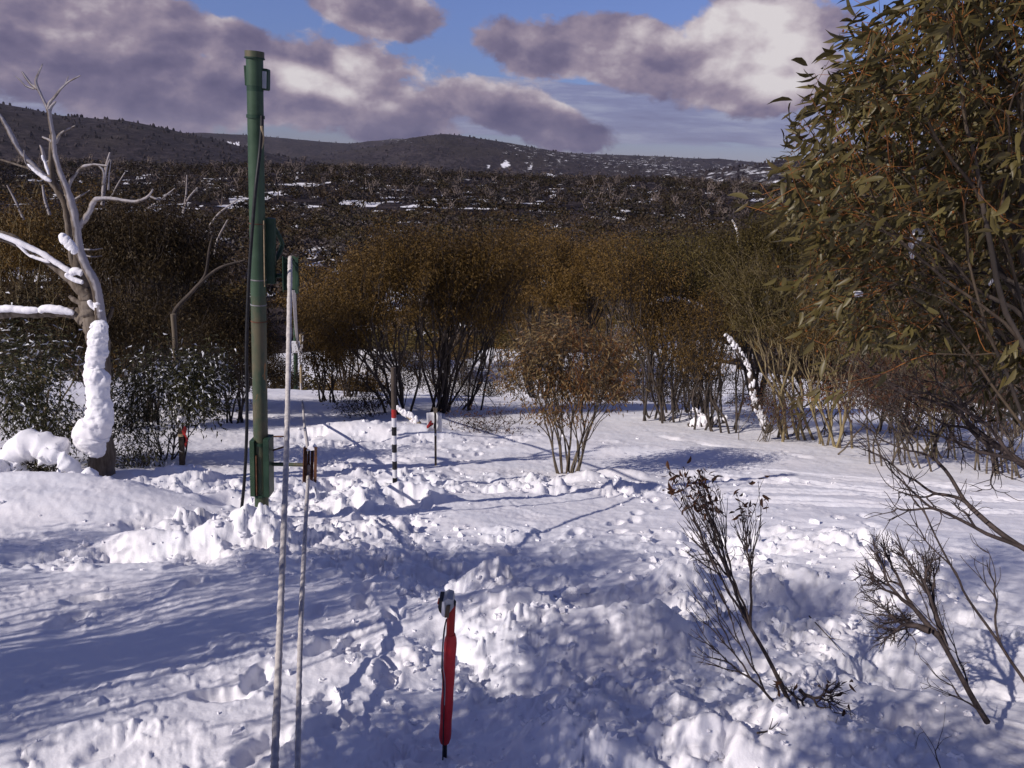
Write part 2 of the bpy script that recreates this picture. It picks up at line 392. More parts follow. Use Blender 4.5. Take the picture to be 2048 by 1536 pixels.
def snow_mat(name, fine=1.0):
    def f(t, bs, out):
        v = t.n('ShaderNodeNewGeometry').outputs['Position']
        n1 = t.noise(v, 55*fine, 5, 0.65); n2 = t.noise(v, 14*fine, 4, 0.6); n3 = t.noise(v, 1.4, 3)
        c = t.mix(t.sstep(n3, .3, .7), (0.86, 0.86, 0.90), (0.90, 0.88, 0.90))
        t.set(bs.inputs['Base Color'], c)
        h = t.m('ADD', t.m('MULTIPLY', n1, 0.35), n2)
        bump(t, bs, h, 0.4, 0.013/fine)
        # the odd crystal facing the light
        vor = t.n('ShaderNodeTexVoronoi'); t.link(v, vor.inputs['Vector']); vor.inputs['Scale'].default_value = 60
        sp = t.n('ShaderNodeSeparateColor'); t.link(vor.outputs['Color'], sp.inputs[0])
        g = t.m('MULTIPLY', t.m('GREATER_THAN', sp.outputs[0], 0.985), t.m('LESS_THAN', vor.outputs['Distance'], 0.18))
        t.set(bs.inputs['Roughness'], t.m('SUBTRACT', 0.75, t.m('MULTIPLY', g, 0.45)))
    return principled(name, f, 0.75, 0.25)
M = {}
M['snow'] = snow_mat('snow')
M['snow_far'] = snow_mat('snow_far', 0.3)
def leafmat(name, c1, c2, c3, rough=0.5, trans=0.15, snowy=0.0, spec=0.12):
    m = bpy.data.materials.new(name); m.use_nodes = True; t = NT(m.node_tree)
    g = t.n('ShaderNodeNewGeometry'); oi = t.n('ShaderNodeObjectInfo')
    r = g.outputs['Random Per Island']
    n = t.noise(tcoord(t), 0.9, 3, 0.6)
    f = t.m('ADD', t.m('MULTIPLY', r, 0.6), t.m('MULTIPLY', n, 0.55))
    c = t.ramp(f, [(0.15, c1), (0.55, c2), (0.95, c3)])
    hsv = t.n('ShaderNodeHueSaturation'); t.link(c, hsv.inputs['Color'])
    t.set(hsv.inputs['Value'], t.m('ADD', 0.8, t.m('MULTIPLY', oi.outputs['Random'], 0.45)))
    c = hsv.outputs[0]
    if snowy:
        c = t.mix(t.m('GREATER_THAN', t.m('FRACT', t.m('MULTIPLY', r, 7.31)), 1-snowy), c, (0.75, 0.76, 0.8))
    bs = t.n('ShaderNodeBsdfPrincipled'); t.set(bs.inputs['Base Color'], c); bs.inputs['Roughness'].default_value = rough
    bs.inputs['Specular IOR Level'].default_value = spec
    tr = t.n('ShaderNodeBsdfTranslucent'); t.set(tr.inputs[0], c)
    mx = t.n('ShaderNodeMixShader'); mx.inputs[0].default_value = trans
    t.link(bs.outputs[0], mx.inputs[1]); t.link(tr.outputs[0], mx.inputs[2])
    out = t.n('ShaderNodeOutputMaterial'); t.link(mx.outputs[0], out.inputs[0])
    return m
M['leaf_olive'] = leafmat('leaf_olive', (0.036, 0.026, 0.009), (0.078, 0.058, 0.018), (0.13, 0.10, 0.034))
M['leaf_brown'] = leafmat('leaf_brown', (0.045, 0.025, 0.008), (0.112, 0.067, 0.019), (0.20, 0.122, 0.036))
M['leaf_dark'] = leafmat('leaf_dark', (0.020, 0.013, 0.007), (0.045, 0.030, 0.013), (0.08, 0.056, 0.024))
M['wood_brown'] = leafmat('wood_brown', (0.026, 0.017, 0.011), (0.055, 0.037, 0.022), (0.095, 0.066, 0.04))
M['wood_olive'] = leafmat('wood_olive', (0.024, 0.018, 0.010), (0.045, 0.036, 0.018), (0.08, 0.062, 0.032))
M['wood_grey'] = leafmat('wood_grey', (0.03, 0.024, 0.022), (0.055, 0.045, 0.042), (0.11, 0.09, 0.085))
M['leaf_near'] = leafmat('leaf_near', (0.050, 0.034, 0.010), (0.070, 0.055, 0.018), (0.105, 0.088, 0.032), 0.42, 0.12, 0.0, 0.28)
M['leaf_bush'] = leafmat('leaf_bush', (0.10, 0.038, 0.013), (0.13, 0.075, 0.03), (0.22, 0.165, 0.08), 0.4)
M['leaf_snowy'] = leafmat('leaf_snowy', (0.02, 0.02, 0.011), (0.042, 0.042, 0.02), (0.08, 0.075, 0.03), 0.4, 0.1, 0.13)
M['leaf_dead'] = leafmat('leaf_dead', (0.03, 0.012, 0.008), (0.055, 0.025, 0.015), (0.09, 0.045, 0.025), 0.4, 0.05)
M['twig_orange'] = mk_var('twig_orange', (0.26, 0.10, 0.02), (0.13, 0.05, 0.02), 30)
M['twig'] = mk_var('twig', (0.055, 0.038, 0.026), (0.10, 0.075, 0.05), 20, 0.75, 0.004, stretch=(1, 1, .2))
M['twig_dark'] = mk_var('twig_dark', (0.035, 0.026, 0.024), (0.075, 0.055, 0.05), 20, 0.7, 0.004)
M['bark'] = mk_var('bark', (0.085, 0.062, 0.045), (0.17, 0.14, 0.10), 9, 0.8, 0.01, stretch=(1, 1, .15))
M['bark_dark'] = mk_var('bark_dark', (0.035, 0.028, 0.024), (0.08, 0.062, 0.05), 9, 0.8, 0.01, stretch=(1, 1, .15))
M['bark_cream'] = mk_var('bark_cream', (0.30, 0.24, 0.12), (0.16, 0.12, 0.07), 7, 0.7, 0.01, stretch=(1, 1, .25), c3=(0.07, 0.05, 0.04), t3=.55)
M['deadwood'] = mk_var('deadwood', (0.21, 0.175, 0.14), (0.09, 0.068, 0.05), 14, 0.8, 0.02, stretch=(1, 1, .12))
M['greywood'] = mk_var('greywood', (0.42, 0.39, 0.39), (0.27, 0.235, 0.22), 3, 0.8, 0.02)
def f_frost(t, bs, out):
    g = t.n('ShaderNodeNewGeometry'); v = tcoord(t)
    mp = t.n('ShaderNodeMapping'); t.link(v, mp.inputs[0]); mp.inputs['Scale'].default_value = (1, 1, .2)
    n = t.noise(mp.outputs[0], 16, 6, 0.62); n2 = t.noise(v, 6, 4, 0.6)
    wood = t.mix(t.sstep(n, .38, .62), (0.07, 0.052, 0.038), (0.22, 0.18, 0.145))
    dt_ = t.n('ShaderNodeVectorMath', operation='DOT_PRODUCT'); t.link(g.outputs['Normal'], dt_.inputs[0]); dt_.inputs[1].default_value = (.78, -.35, .52)
    f = t.sstep(t.m('ADD', dt_.outputs['Value'], t.m('MULTIPLY', t.m('SUBTRACT', n2, .5), 1.5)), .05, .55)
    t.set(bs.inputs['Base Color'], t.mix(t.m('MULTIPLY', f, .7), wood, (0.50, 0.48, 0.50))); bump(t, bs, n, .7, .02)
M['frosted'] = principled('frosted_limb', f_frost, 0.8, 0.2)
M['fargrey'] = mk_var('far_grey_wood', (0.19, 0.15, 0.13), (0.10, 0.078, 0.068), 3, 0.8, 0.01)
M['green'] = mk_var('green_paint', (0.028, 0.060, 0.032), (0.046, 0.085, 0.048), 5, 0.45, 0.002, 0.4, c3=(0.30, 0.075, 0.015), t3=.70)
M['green_worn'] = mk_var('green_paint_worn', (0.036, 0.068, 0.038), (0.11, 0.095, 0.055), 7, 0.55, 0.002, 0.4, stretch=(1, 1, .4), c3=(0.26, 0.13, 0.04), t3=.58)
M['dkgreen'] = mk_var('dark_green_paint', (0.018, 0.042, 0.028), (0.03, 0.065, 0.04), 6, 0.5, 0.002)
M['black'] = mk_var('black_rubber', (0.012, 0.012, 0.014), (0.022, 0.022, 0.025), 20, 0.5, 0.001)
M['steel'] = mk_var('dull_steel', (0.25, 0.25, 0.26), (0.16, 0.15, 0.15), 20, 0.45, 0.001)
M['rust'] = mk_var('rusty_plate', (0.075, 0.035, 0.022), (0.15, 0.07, 0.04), 12, 0.8, 0.004, c3=(0.04, 0.03, 0.03), t3=.6)
M['rope'] = mk_var('frosted_rope', (0.58, 0.54, 0.50), (0.42, 0.39, 0.38), 30, 0.9, 0.004)
M['red_pad'] = mk_var('red_pad', (0.42, 0.008, 0.012), (0.52, 0.02, 0.025), 6, 0.5, 0.004, 0.4, c3=(0.55, 0.22, 0.22), t3=.66)
M['red_post'] = mk_var('red_post', (0.32, 0.02, 0.016), (0.22, 0.03, 0.025), 10, 0.5, 0.002)
M['red_tape'] = mk_var('red_tape', (0.42, 0.03, 0.03), (0.34, 0.035, 0.03), 20, 0.4, 0.001)
M['white'] = mk_var('white_panel', (0.72, 0.72, 0.74), (0.66, 0.66, 0.70), 6, 0.5, 0.001)
M['greybox'] = mk_var('grey_plastic', (0.36, 0.38, 0.42), (0.30, 0.32, 0.36), 12, 0.4, 0.001)
M['stake'] = mk_var('weathered_stake', (0.055, 0.042, 0.035), (0.09, 0.07, 0.055), 15, 0.8, 0.003, stretch=(1, 1, .2))
M['tan'] = mk_var('tan_wood', (0.42, 0.33, 0.2), (0.3, 0.23, 0.14), 18, 0.8, 0.003)

# ---------------------------------------------------------------- near ground
def polar(azs, rs):
    A, R_ = np.meshgrid(azs, rs)
    return R_*np.sin(A), R_*np.cos(A)
def grid_faces(nr, nc, wrap=False):
    i = np.arange(nr-1)[:, None]; j = np.arange(nc if wrap else nc-1)[None]
    j2 = (j+1) % nc
    return np.stack(np.broadcast_arrays(i*nc+j, i*nc+j2, (i+1)*nc+j2, (i+1)*nc+j), -1).reshape(-1, 4)
fine = np.radians(np.arange(-37.5, 37.5, 0.116)); coarse = np.radians(np.arange(37.5, 322.5, 2.5))
azs = np.concatenate([fine, coarse])
rs = [0.25]
while rs[-1] < 46: 
    r = rs[-1]; rs.append(r*(1.0060 if 2.4 < r < 30 else 1.02 if r > 2 else 1.1))
rs = np.array(rs)
gx, gy = polar(azs, rs)
gzv = ground_z(gx.ravel(), gy.ravel())
me = mesh_np('snow_ground', np.stack([gx.ravel(), gy.ravel(), gzv], 1), grid_faces(len(rs), len(azs), True), [M['snow']], smooth=True)
obj('snow_ground', me, kind='structure')
GTRI = len(rs)*len(azs)*2

# ---------------------------------------------------------------- valley floor and hills
RIDGES = [  # distance, width, base depth, skyline points
    (2300, 900, -190, [(-900, 60), (-500, 110), (-200, 165), (0, 205), (120, 229), (250, 243), (330, 259), (470, 290), (600, 318), (800, 360), (1200, 420), (2600, 500)]),
    (3300, 800, -190, [(-900, 330), (200, 345), (430, 335), (620, 314), (760, 292), (820, 275), (885, 265), (935, 271), (1000, 283), (1090, 299), (1200, 316), (1330, 330), (1500, 345), (2600, 400)]),
    (5200, 900, -200, [(-900, 240), (300, 268), (400, 264), (470, 267), (560, 274), (640, 282), (700, 287), (760, 280), (790, 276), (825, 277), (860, 288), (1000, 300), (1150, 306), (1290, 312), (1400, 316), (1480, 321), (1560, 328), (1800, 330), (2600, 350)]),
    (1750, 650, -150, [(-900, 520), (900, 440), (1100, 405), (1250, 378), (1380, 350), (1480, 335), (1570, 322), (1680, 312), (1850, 300), (2300, 290), (2800, 310)]),
]
RT = []
for R_, wd, zb, pts in RIDGES:
    ae = np.array([azel(px, py) for px, py in pts])
    RT.append((R_, wd, zb, ae[:, 0], CAMH+R_*np.tan(ae[:, 1])))
def far_z(x, y):
    r = np.hypot(x, y); a = np.arctan2(x, y)
    z = base_z(x, y)
    z = np.where(r > 48, z + np.clip((r-60)/60, 0, 1)*(1.6*fbm(x/45, y/45, 50, 3)), z)
    z = np.where(y < 28, np.clip(z, -20.4, 0), z)
    # small rise with the grey dead trees, then the deep valley
    z = z + 6.0*np.exp(-((r-520)/110)**2)*(1+0.5*fbm(x/120, y/120, 55, 2))
    dv = np.clip((r-600)/600, 0, 1); z = z - 150*dv*dv*(3-2*dv)
    best = z
    for k, (R_, wd, zb, aa, zt) in enumerate(RT):
        top = np.interp(a, aa, zt)
        rr = R_*(1+0.05*np.sin(a*7+k*2))
        prof = np.exp(-(np.abs(r-rr)/wd)**1.8)
        rug = fbm(x/420, y/420, 70+k, 4)*70*(1-prof)+fbm(x/110, y/110, 90+k, 3)*16*(1-0.7*prof)
        hk = zb+(top-zb)*prof+rug*np.clip(prof*3, 0, 1)
        best = np.where(r > 600, np.maximum(best, hk), best)
    return best
azs2 = np.radians(np.arange(-180, 180, 0.75)); azs2 = np.concatenate([np.radians(np.arange(-180, -42, 3)), np.radians(np.arange(-42, 42, 0.28)), np.radians(np.arange(42, 180, 3))])
rs2 = [43.0]
while rs2[-1] < 9500: rs2.append(rs2[-1]*1.022)
rs2 = np.array(rs2)
gx, gy = polar(azs2, rs2)
zf = far_z(gx.ravel(), gy.ravel()).reshape(gx.shape)
zf[:3] -= np.array([[1.2], [0.8], [0.3]])
# where clearings and slopes hold snow
SN = np.zeros(gx.shape)
rr = np.hypot(gx, gy)
nval = fbm(gx/9, gy/9, 33, 4)
SN = np.where(rr < 560, np.clip((nval-.05-np.clip((rr-120)/1800, 0, .2))*6, 0, 1), 0)
SN = np.where(rr < 92, 1.0, SN)
def hillsnow(px, py, rp, amt, rng):
    a, e = azel(px, py)
    A = np.arctan2(gx, gy); E_ = np.arctan2(zf-CAMH, rr)
    d = np.sqrt(((A-a)*FPX/rp[0])**2+((E_-e)*FPX/rp[1])**2)
    return np.where((rr > rng[0]) & (rr < rng[1]), amt*np.clip(1.6-d+.9*fbm(gx/30, gy/30, 47, 3), 0, 1), 0)
spk = fbm(gx/60, gy/60, 44, 4)+0.5*fbm(gx/22, gy/22, 46, 2)
for a_ in [(1000, 332, (20, 3.0), 1.6), (1032, 336, (14, 3.0), 1.5), (1095, 356, (22, 4), 1.0), (1060, 337, (9, 2.2), 1.1), (880, 345, (9, 1.6), 1.2), (745, 343, (8, 4), .9), (488, 287, (22, 1.6), 1.3)]:
    SN = np.maximum(SN, np.clip(hillsnow(*a_, (900, 6000)), 0, 1))
for a_ in [(1150, 310, (130, 28), .78), (1300, 330, (130, 24), .85), (1530, 370, (120, 45), .95), (1400, 350, (130, 32), .85), (790, 280, (40, 8), .85), (1060, 300, (70, 16), .8), (1110, 345, (90, 16), .7), (40, 222, (60, 10), .5)]:
    hs = hillsnow(*a_, (900, 6000))
    SN = np.maximum(SN, hs*.46)
def f_far(t, bs, out):
    v = t.n('ShaderNodeNewGeometry').outputs['Position']
    at_ = t.n('ShaderNodeAttribute', attribute_name='snow')
    n1 = t.noise(v, 0.012, 7, 0.68); n2 = t.noise(v, 0.055, 6, 0.75); n3 = t.noise(v, 0.003, 4, 0.6)
    c = t.ramp(n1, [(0.32, (0.012, 0.009, 0.013)), (0.5, (0.026, 0.020, 0.025)), (0.66, (0.056, 0.045, 0.048))])
    c = t.mix(t.m('MULTIPLY', t.sstep(n2, .48, .62), .6), c, (0.085, 0.068, 0.070))
    c = t.mix(t.m('MULTIPLY', t.sstep(n2, .50, .38), .7), c, (0.012, 0.010, 0.012))
    c = t.mix(t.m('MULTIPLY', t.sstep(n3, .45, .65), .5), c, (0.035, 0.028, 0.022))
    n4 = t.noise(v, 0.035, 6, 0.78); f = t.sstep(t.m('ADD', at_.outputs['Fac'], t.m('MULTIPLY', t.m('SUBTRACT', n4, 0.5), 1.7)), .46, .62)
    c = t.mix(f, c, (0.86, 0.86, 0.90)); t.set(bs.inputs['Base Color'], c)
    b = t.n('ShaderNodeBump'); b.inputs['Strength'].default_value = 0.8; b.inputs['Distance'].default_value = 6.0
    t.set(b.inputs['Height'], t.m('MULTIPLY', n2, t.m('SUBTRACT', 1.0, f))); t.link(b.outputs[0], bs.inputs['Normal'])
M['far'] = principled('wooded_hillside', f_far, 0.9, 0.1)
me = mesh_np('valley_and_hills', np.stack([gx.ravel(), gy.ravel(), zf.ravel()], 1), grid_faces(len(rs2), len(azs2), True), [M['far']], smooth=True)
at_ = me.attributes.new('snow', 'FLOAT', 'POINT'); at_.data.foreach_set('value', SN.ravel().astype(np.float32))
obj('valley_and_hills', me, kind='structure')

# ---------------------------------------------------------------- vegetation kit
def fan(start, tips, rt, rng, sdir=None, frac=0.36, M_=5, pw=0.46, wob=0.10, maxkids=2, out=None, level=0, order=None):
    """branch skeleton that starts at one point and reaches every tip: list of (polyline, radii, level)"""
    if out is None: out = []
    tips = np.asarray(tips); n = len(tips)
    c = tips.mean(0)
    if n == 1: end = tips[0]
    else:
        f = frac*(0.8+0.4*rng.random()); end = start+(c-start)*f
        end = end+rng.normal(0, 1, 3)*wob*0.35*np.linalg.norm(c-start)*f
    L = np.linalg.norm(end-start)+1e-6
    dirn = (end-start)/L
    if sdir is None: sdir = dirn
    h1 = start+sdir*L*0.35+rng.normal(0, 1, 3)*wob*L*0.3
    h2 = end-dirn*L*0.3+rng.normal(0, 1, 3)*wob*L*0.5
    t = np.linspace(0, 1, M_)[:, None]
    pl = start*(1-t)**3+3*h1*t*(1-t)**2+3*h2*t*t*(1-t)+end*t**3
    ra = rt*n**pw; rb = rt*(max(n*0.72, 1))**pw if n > 1 else rt*0.45
    out.append((pl, np.linspace(ra, rb, M_), level))
    if n > 1:
        nd = (pl[-1]-pl[-2]); nd /= np.linalg.norm(nd)+1e-9
        d = tips-end; d /= np.linalg.norm(d, axis=1, keepdims=True)+1e-9
        ax = rng.normal(0, 1, 3); cov_ = np.cov(d.T) if n > 2 else np.outer(d[0]-d[-1], d[0]-d[-1])
        wv, vv = np.linalg.eigh(cov_); ax = vv[:, -1]+0.25*rng.normal(0, 1, 3)
        pr = d@ax; o = np.argsort(pr); k = int(np.clip(round(n*(0.3+0.4*rng.random())), 1, n-1))
        for sub in (o[:k], o[k:]):
            fan(end, tips[sub], rt, rng, nd, frac, M_, pw, wob, maxkids, out, level+1)
    return out
def skel_mesh(acc, segs, sides_big=6, sides_small=3, thr=0.012):
    P_ = np.array([s[0] for s in segs]); R_ = np.array([s[1] for s in segs])
    big = R_[:, 0] > thr
    if big.any(): tubes(acc, P_[big], R_[big], sides_big, cap=False)
    if (~big).any(): tubes(acc, P_[~big], R_[~big], sides_small, cap=False)
def leaf_dirs(n, rng, droop=0.8, out=None, k=0.5):
    d = rng.normal(0, 1, (n, 3)); d[:, 2] = -np.abs(d[:, 2])*0.7-droop
    if out is not None: d = d+out*k
    return d/np.linalg.norm(d, axis=1, keepdims=True)
def leaves_simple(acc, pos, dirs, L, W, rng, tri=False):
    n = len(pos); L = np.broadcast_to(L, n)[:, None]; W = np.broadcast_to(W, n)[:, None]
    s = np.cross(dirs, rng.normal(0, 1, (n, 3))); s /= np.linalg.norm(s, axis=1, keepdims=True)+1e-9
    if tri:
        V = np.stack([pos-s*W*.62, pos+s*W*.62+dirs*L*.25, pos+dirs*L], 1).reshape(-1, 3)
        acc.add(V, np.arange(n*3).reshape(-1, 3)); return
    V = np.stack([pos, pos+dirs*L*.45+s*W*.5, pos+dirs*L, pos+dirs*L*.45-s*W*.5], 1).reshape(-1, 3)
    acc.add(V, np.arange(n*4).reshape(-1, 4))
def leaf_proto(bend=0.18, fold=0.12, curve=0.12):
    """one narrow curved gum leaf, unit length along -Z, with a keel"""
    t = np.array([0, .16, .42, .74, 1.0]); wd = np.array([.012, .095, .13, .08, .004])
    V = []
    for ti, wi in zip(t, wd):
        c = np.array([curve*math.sin(ti*math.pi*.9), bend*ti*ti, -ti])
        V += [c+[-wi, -fold*wi*3, 0], c, c+[wi, -fold*wi*3, 0]]
    F = []
    for i in range(4):
        a = i*3; F += [[a, a+1, a+4, a+3], [a+1, a+2, a+5, a+4]]
    return np.array(V), np.array(F)
LV, LF = leaf_proto()
def rot_to(d, rng, roll=None):
    """matrix taking -Z to d with a random roll"""
    z = -d/np.linalg.norm(d); a = rng.normal(0, 1, 3) if roll is None else roll
    x = np.cross(a, z); x /= np.linalg.norm(x)+1e-9; y = np.cross(z, x)
    return np.stack([x, y, z], 1)
def leaves_shaped(acc, pos, dirs, L, rng):
    for p, d, l in zip(pos, dirs, np.broadcast_to(L, len(pos))):
        R3 = rot_to(d, rng); acc.add((LV*[l*1.0, l, l])@R3.T+p, LF)

def crown_tips(c, r, n, rng, shell=0.35):
    d = rng.normal(0, 1, (n, 3)); d /= np.linalg.norm(d, axis=1, keepdims=True)
    d[:, 2] = np.where(d[:, 2] < -0.3, d[:, 2]*0.5, d[:, 2])
    rad = shell+(1-shell)*rng.random((n, 1))**0.7
    lump = 1+0.30*np.sin(d[:, :1]*4+c[0]*3)*np.cos(d[:, 2:]*3+c[1]*3)+.18*np.sin(d[:, 1:2]*9+c[0]*5+d[:, 2:]*7)
    return c+d*rad*np.asarray(r)*lump
LEAFX = 1.35
def gum(name, label, base, crowns, leaf='leaf_brown', bark='bark_dark', ntips=110, nleaf=90, lsize=0.085, stems=9, rt=0.006, spread=.35, group=None, cat='tree', seed=0, depth_r=None, snowp=0.0, droop=.6, lw=.26, sr=.2, clsz=.16, tri=True):
    """a many-stemmed snow gum: base point, crown ellipsoids [(centre, radii, share)]"""
    rng = np.random.default_rng(seed+1000)
    t = thing(name, label, cat, tuple(base), group)
    base = np.asarray(base, float)
    tips = np.concatenate([crown_tips(np.asarray(c), r, max(3, int(ntips*sh_)), rng) for c, r, sh_ in crowns])
    cz = tips.mean(0)
    ang = np.arctan2(tips[:, 1]-base[1], tips[:, 0]-base[0])+0.5*np.linalg.norm((tips-cz)[:, :2], axis=1)
    segs = []
    order = np.argsort(ang+rng.normal(0, .35, len(ang))); groups_ = np.array_split(order, stems)
    for g in groups_:
        if len(g) == 0: continue
        s0 = base+np.array([rng.normal(0, sr*.5), rng.normal(0, sr*.5), -0.25])
        m = tips[g].mean(0)-s0; m = m/np.linalg.norm(m)
        sd_ = m*np.array([1.5, 1.5, 1]); sd_ /= np.linalg.norm(sd_)
        fan(s0, tips[g], rt, rng, sd_, 0.36, 5, 0.48, .20, out=segs)
    ex = []
    for s in segs:
        for _ in range(1):
            if s[2] > 0 and rng.random() < .9:
                i = rng.integers(1, 5); p = s[0][i]; l = .18+.35*rng.random(); dd = s[0][i]-s[0][i-1]; dd = dd/(np.linalg.norm(dd)+1e-9)+rng.normal(0, .55, 3); dd /= np.linalg.norm(dd)
                q = p+dd*l; ex.append((np.array([p, (p+q)/2+rng.normal(0, .03, 3), q]), np.array([.6, .5, .3])*rt))
    a = Acc(); skel_mesh(a, segs, 6, 3, 0.014)
    if ex: tubes(a, np.array([e[0] for e in ex]), np.array([e[1] for e in ex]), 3, cap=False)
    a.build('trunk', M[bark], t, base, smooth=True)
    # foliage: leaf sprays along the last reaches of the twigs
    ends = [s for s in segs if s[1][-1] < rt*0.6]
    a = Acc(); PT = []; 
    for s in ends:
        k = max(2, int(rng.poisson(nleaf*LEAFX)))
        u = rng.random(k)**0.6; idx = np.clip((u*4).astype(int), 0, 3); f = (u*4-idx)[:, None]
        p = s[0][idx]*(1-f)+s[0][idx+1]*f
        cut = 0.45; keep = u > cut*rng.random(k)
        c = p[keep]+rng.normal(0, clsz, (keep.sum(), 3))*np.array([1, 1, .8]); PT.append(c)
    PT = np.concatenate(PT)
    d = leaf_dirs(len(PT), rng, droop, (PT-cz)/np.linalg.norm(PT-cz, axis=1, keepdims=True), .6)
    leaves_simple(a, PT, d, lsize*(.7+.6*rng.random(len(PT))), lsize*lw, rng, tri)
    a.build('crown', M[leaf], t, base)
    return t, segs, tips
def px_crown(cx, cy, rx, ry, Y, ry_depth=None, share=1.0):
    if rx >= 60 and ry >= 44 and Y > 14: cy += 6; rx *= 1.12; ry *= 1.22
    c = at(cx, cy, Y); k = np.linalg.norm(c-CP)/FPX
    return (c, (rx*k, (ry_depth or rx*0.9)*k, ry*k), share)
def gnd_y(px, Y):
    """ground point at depth Y seen in pixel column px"""
    x = at(px, 800, Y)[0]
    for _ in range(3):
        z = gz(x, Y); # refine for the camera roll
        py = 768-FPX*np.dot(np.array([x, Y, z])-CP, cu)/np.dot(np.array([x, Y, z])-CP, fw)
        x = at(px, py, Y)[0]
    return np.array([x, Y, gz(x, Y)])
def on_ground(px, py):
    p = gnd(px, py); return np.array([p[0], p[1], gz(p[0], p[1])])
# ---------------------------------------------------------------- green lift pole
def cyl(name, p0, p1, r, mat, parent, sides=20, r2=None, smooth=True):
    a = Acc(); t = np.linspace(0, 1, 2)[:, None]; pl = np.asarray(p0)*(1-t)+np.asarray(p1)*t
    tubes(a, pl, np.array([r, r2 or r]), sides)
    o = a.build(name, M[mat] if isinstance(mat, str) else mat, parent)
    if smooth:
        me = o.data; me.polygons.foreach_set('use_smooth', np.ones(len(me.polygons), bool)); 
        md = o.modifiers.new('edges', 'EDGE_SPLIT'); md.split_angle = math.radians(40)
    return o
def tube(name, pts, r, mat, parent, sides=8, n=None, origin=(0, 0, 0)):
    a = Acc(); pl = smooth_poly(pts, n or len(pts)*6)-np.asarray(origin)
    rr_ = np.full(len(pl), r) if np.isscalar(r) else np.interp(np.linspace(0, 1, len(pl)), np.linspace(0, 1, len(r)), r)
    tubes(a, pl, rr_, sides); return a.build(name, M[mat], parent, smooth=True)
GY = 7.5
gp = at(524, 1038, GY); gt = at(509, 104, GY+0.0)
pole = thing('lift_pole', 'tall green painted lift pole with rust spots, capped top and pulley brackets', 'pole', tuple(gp))
ax = (gt-gp); PL_ = np.linalg.norm(ax); ax /= PL_
def onp(py, off=(0, 0, 0)):
    """point on the pole axis (local) where pixel row py meets it"""
    lo, hi = -0.5, PL_+0.5
    for _ in range(40):
        m = (lo+hi)/2; q = gp+ax*m-CP; y = 768-FPX*np.dot(q, cu)/np.dot(q, fw)
        if y > py: lo = m
        else: hi = m
    return ax*m+np.asarray(off)
PR = 0.0735
cyl('lower_pipe', onp(1038)-ax*0.35, onp(868), PR*0.98, 'green_worn', pole)
cyl('middle_pipe', onp(868), onp(590), PR, 'green_worn', pole)
cyl('upper_pipe', onp(590), onp(182), PR, 'green', pole)
cyl('top_sleeve', onp(172), onp(112), PR*1.03, 'green', pole)
cyl('tape_band', onp(183), onp(171), PR*1.015, 'dkgreen', pole)
cyl('cap', onp(116), onp(103), PR*1.16, 'green_worn', pole, 24)
cyl('cap_rim', onp(118), onp(115.5), PR*1.22, 'dkgreen', pole, 24)
cyl('strap', onp(237), onp(230), PR*1.12, 'dkgreen', pole)
for y_ in (448, 560, 610, 643):
    cyl('clamp_band', onp(y_), onp(y_-2.2), PR*1.06, 'steel' if y_ in (560, 610) else 'rust', pole)
# light at the top right: a small box lamp on the far side
lb = bevel_box('lamp_box', tuple(onp(158, (0.082, 0.03, 0))), (0.075, 0.09, 0.185), M['dkgreen'], pole, 0.012, (0, math.radians(4), 0))
lg = bevel_box('lamp_glass', (0.0, -0.046, -.005), (0.055, 0.008, 0.145), M['greybox'], lb, 0.003)
bevel_box('bracket', tuple(onp(152, (-0.078, 0.0, 0))), (0.022, 0.05, 0.17), M['dkgreen'], pole, 0.004)
# channel behind the pole on its right, and its white conduit
def slab(name, y0, y1, xo, sx, sy, yo, mat, bev=.004, par=None):
    a_, b_ = onp(y0), onp(y1); c = (a_+b_)/2+np.array([xo, yo, 0]); o = bevel_box(name, tuple(c), (sx, sy, np.linalg.norm(b_-a_)), M[mat], par or pole, bev)
    q = Vector(ax).to_track_quat('Z', 'Y'); o.rotation_euler = (0, math.atan2(ax[0], ax[2]), 0); return o
slab('rear_channel', 568, 436, .112, .085, .06, .055, 'dkgreen')
slab('conduit', 572, 440, .072, .012, .012, -.035, 'tan', .002)
slab('guard_plate', 986, 876, -.062, .05, .16, -.02, 'green')
slab('guard_plate', 986, 872, .085, .06, .17, -.02, 'dkgreen')
cyl('clamp_band', onp(888), onp(882), PR*1.1, 'dkgreen', pole)
cyl('clamp_band', onp(990), onp(985), PR*1.1, 'dkgreen', pole)
slab('rust_plate', 984, 905, -.022, .012, .02, -.085, 'rust', .001)
g0 = np.asarray(gp)
def L(px, py, Y=GY): return at(px, py, Y)-g0
tube('bent_arm', [L(531, 440, 7.6), L(548, 455, 7.65), L(563, 483, 7.7), L(563, 496, 7.7), L(553, 517, 7.65), L(540, 533, 7.6)], .022, 'dkgreen', pole, 8)
cyl('upper_arm', L(536, 552, 7.6), L(568, 552, 7.6), .020, 'dkgreen', pole, 10)
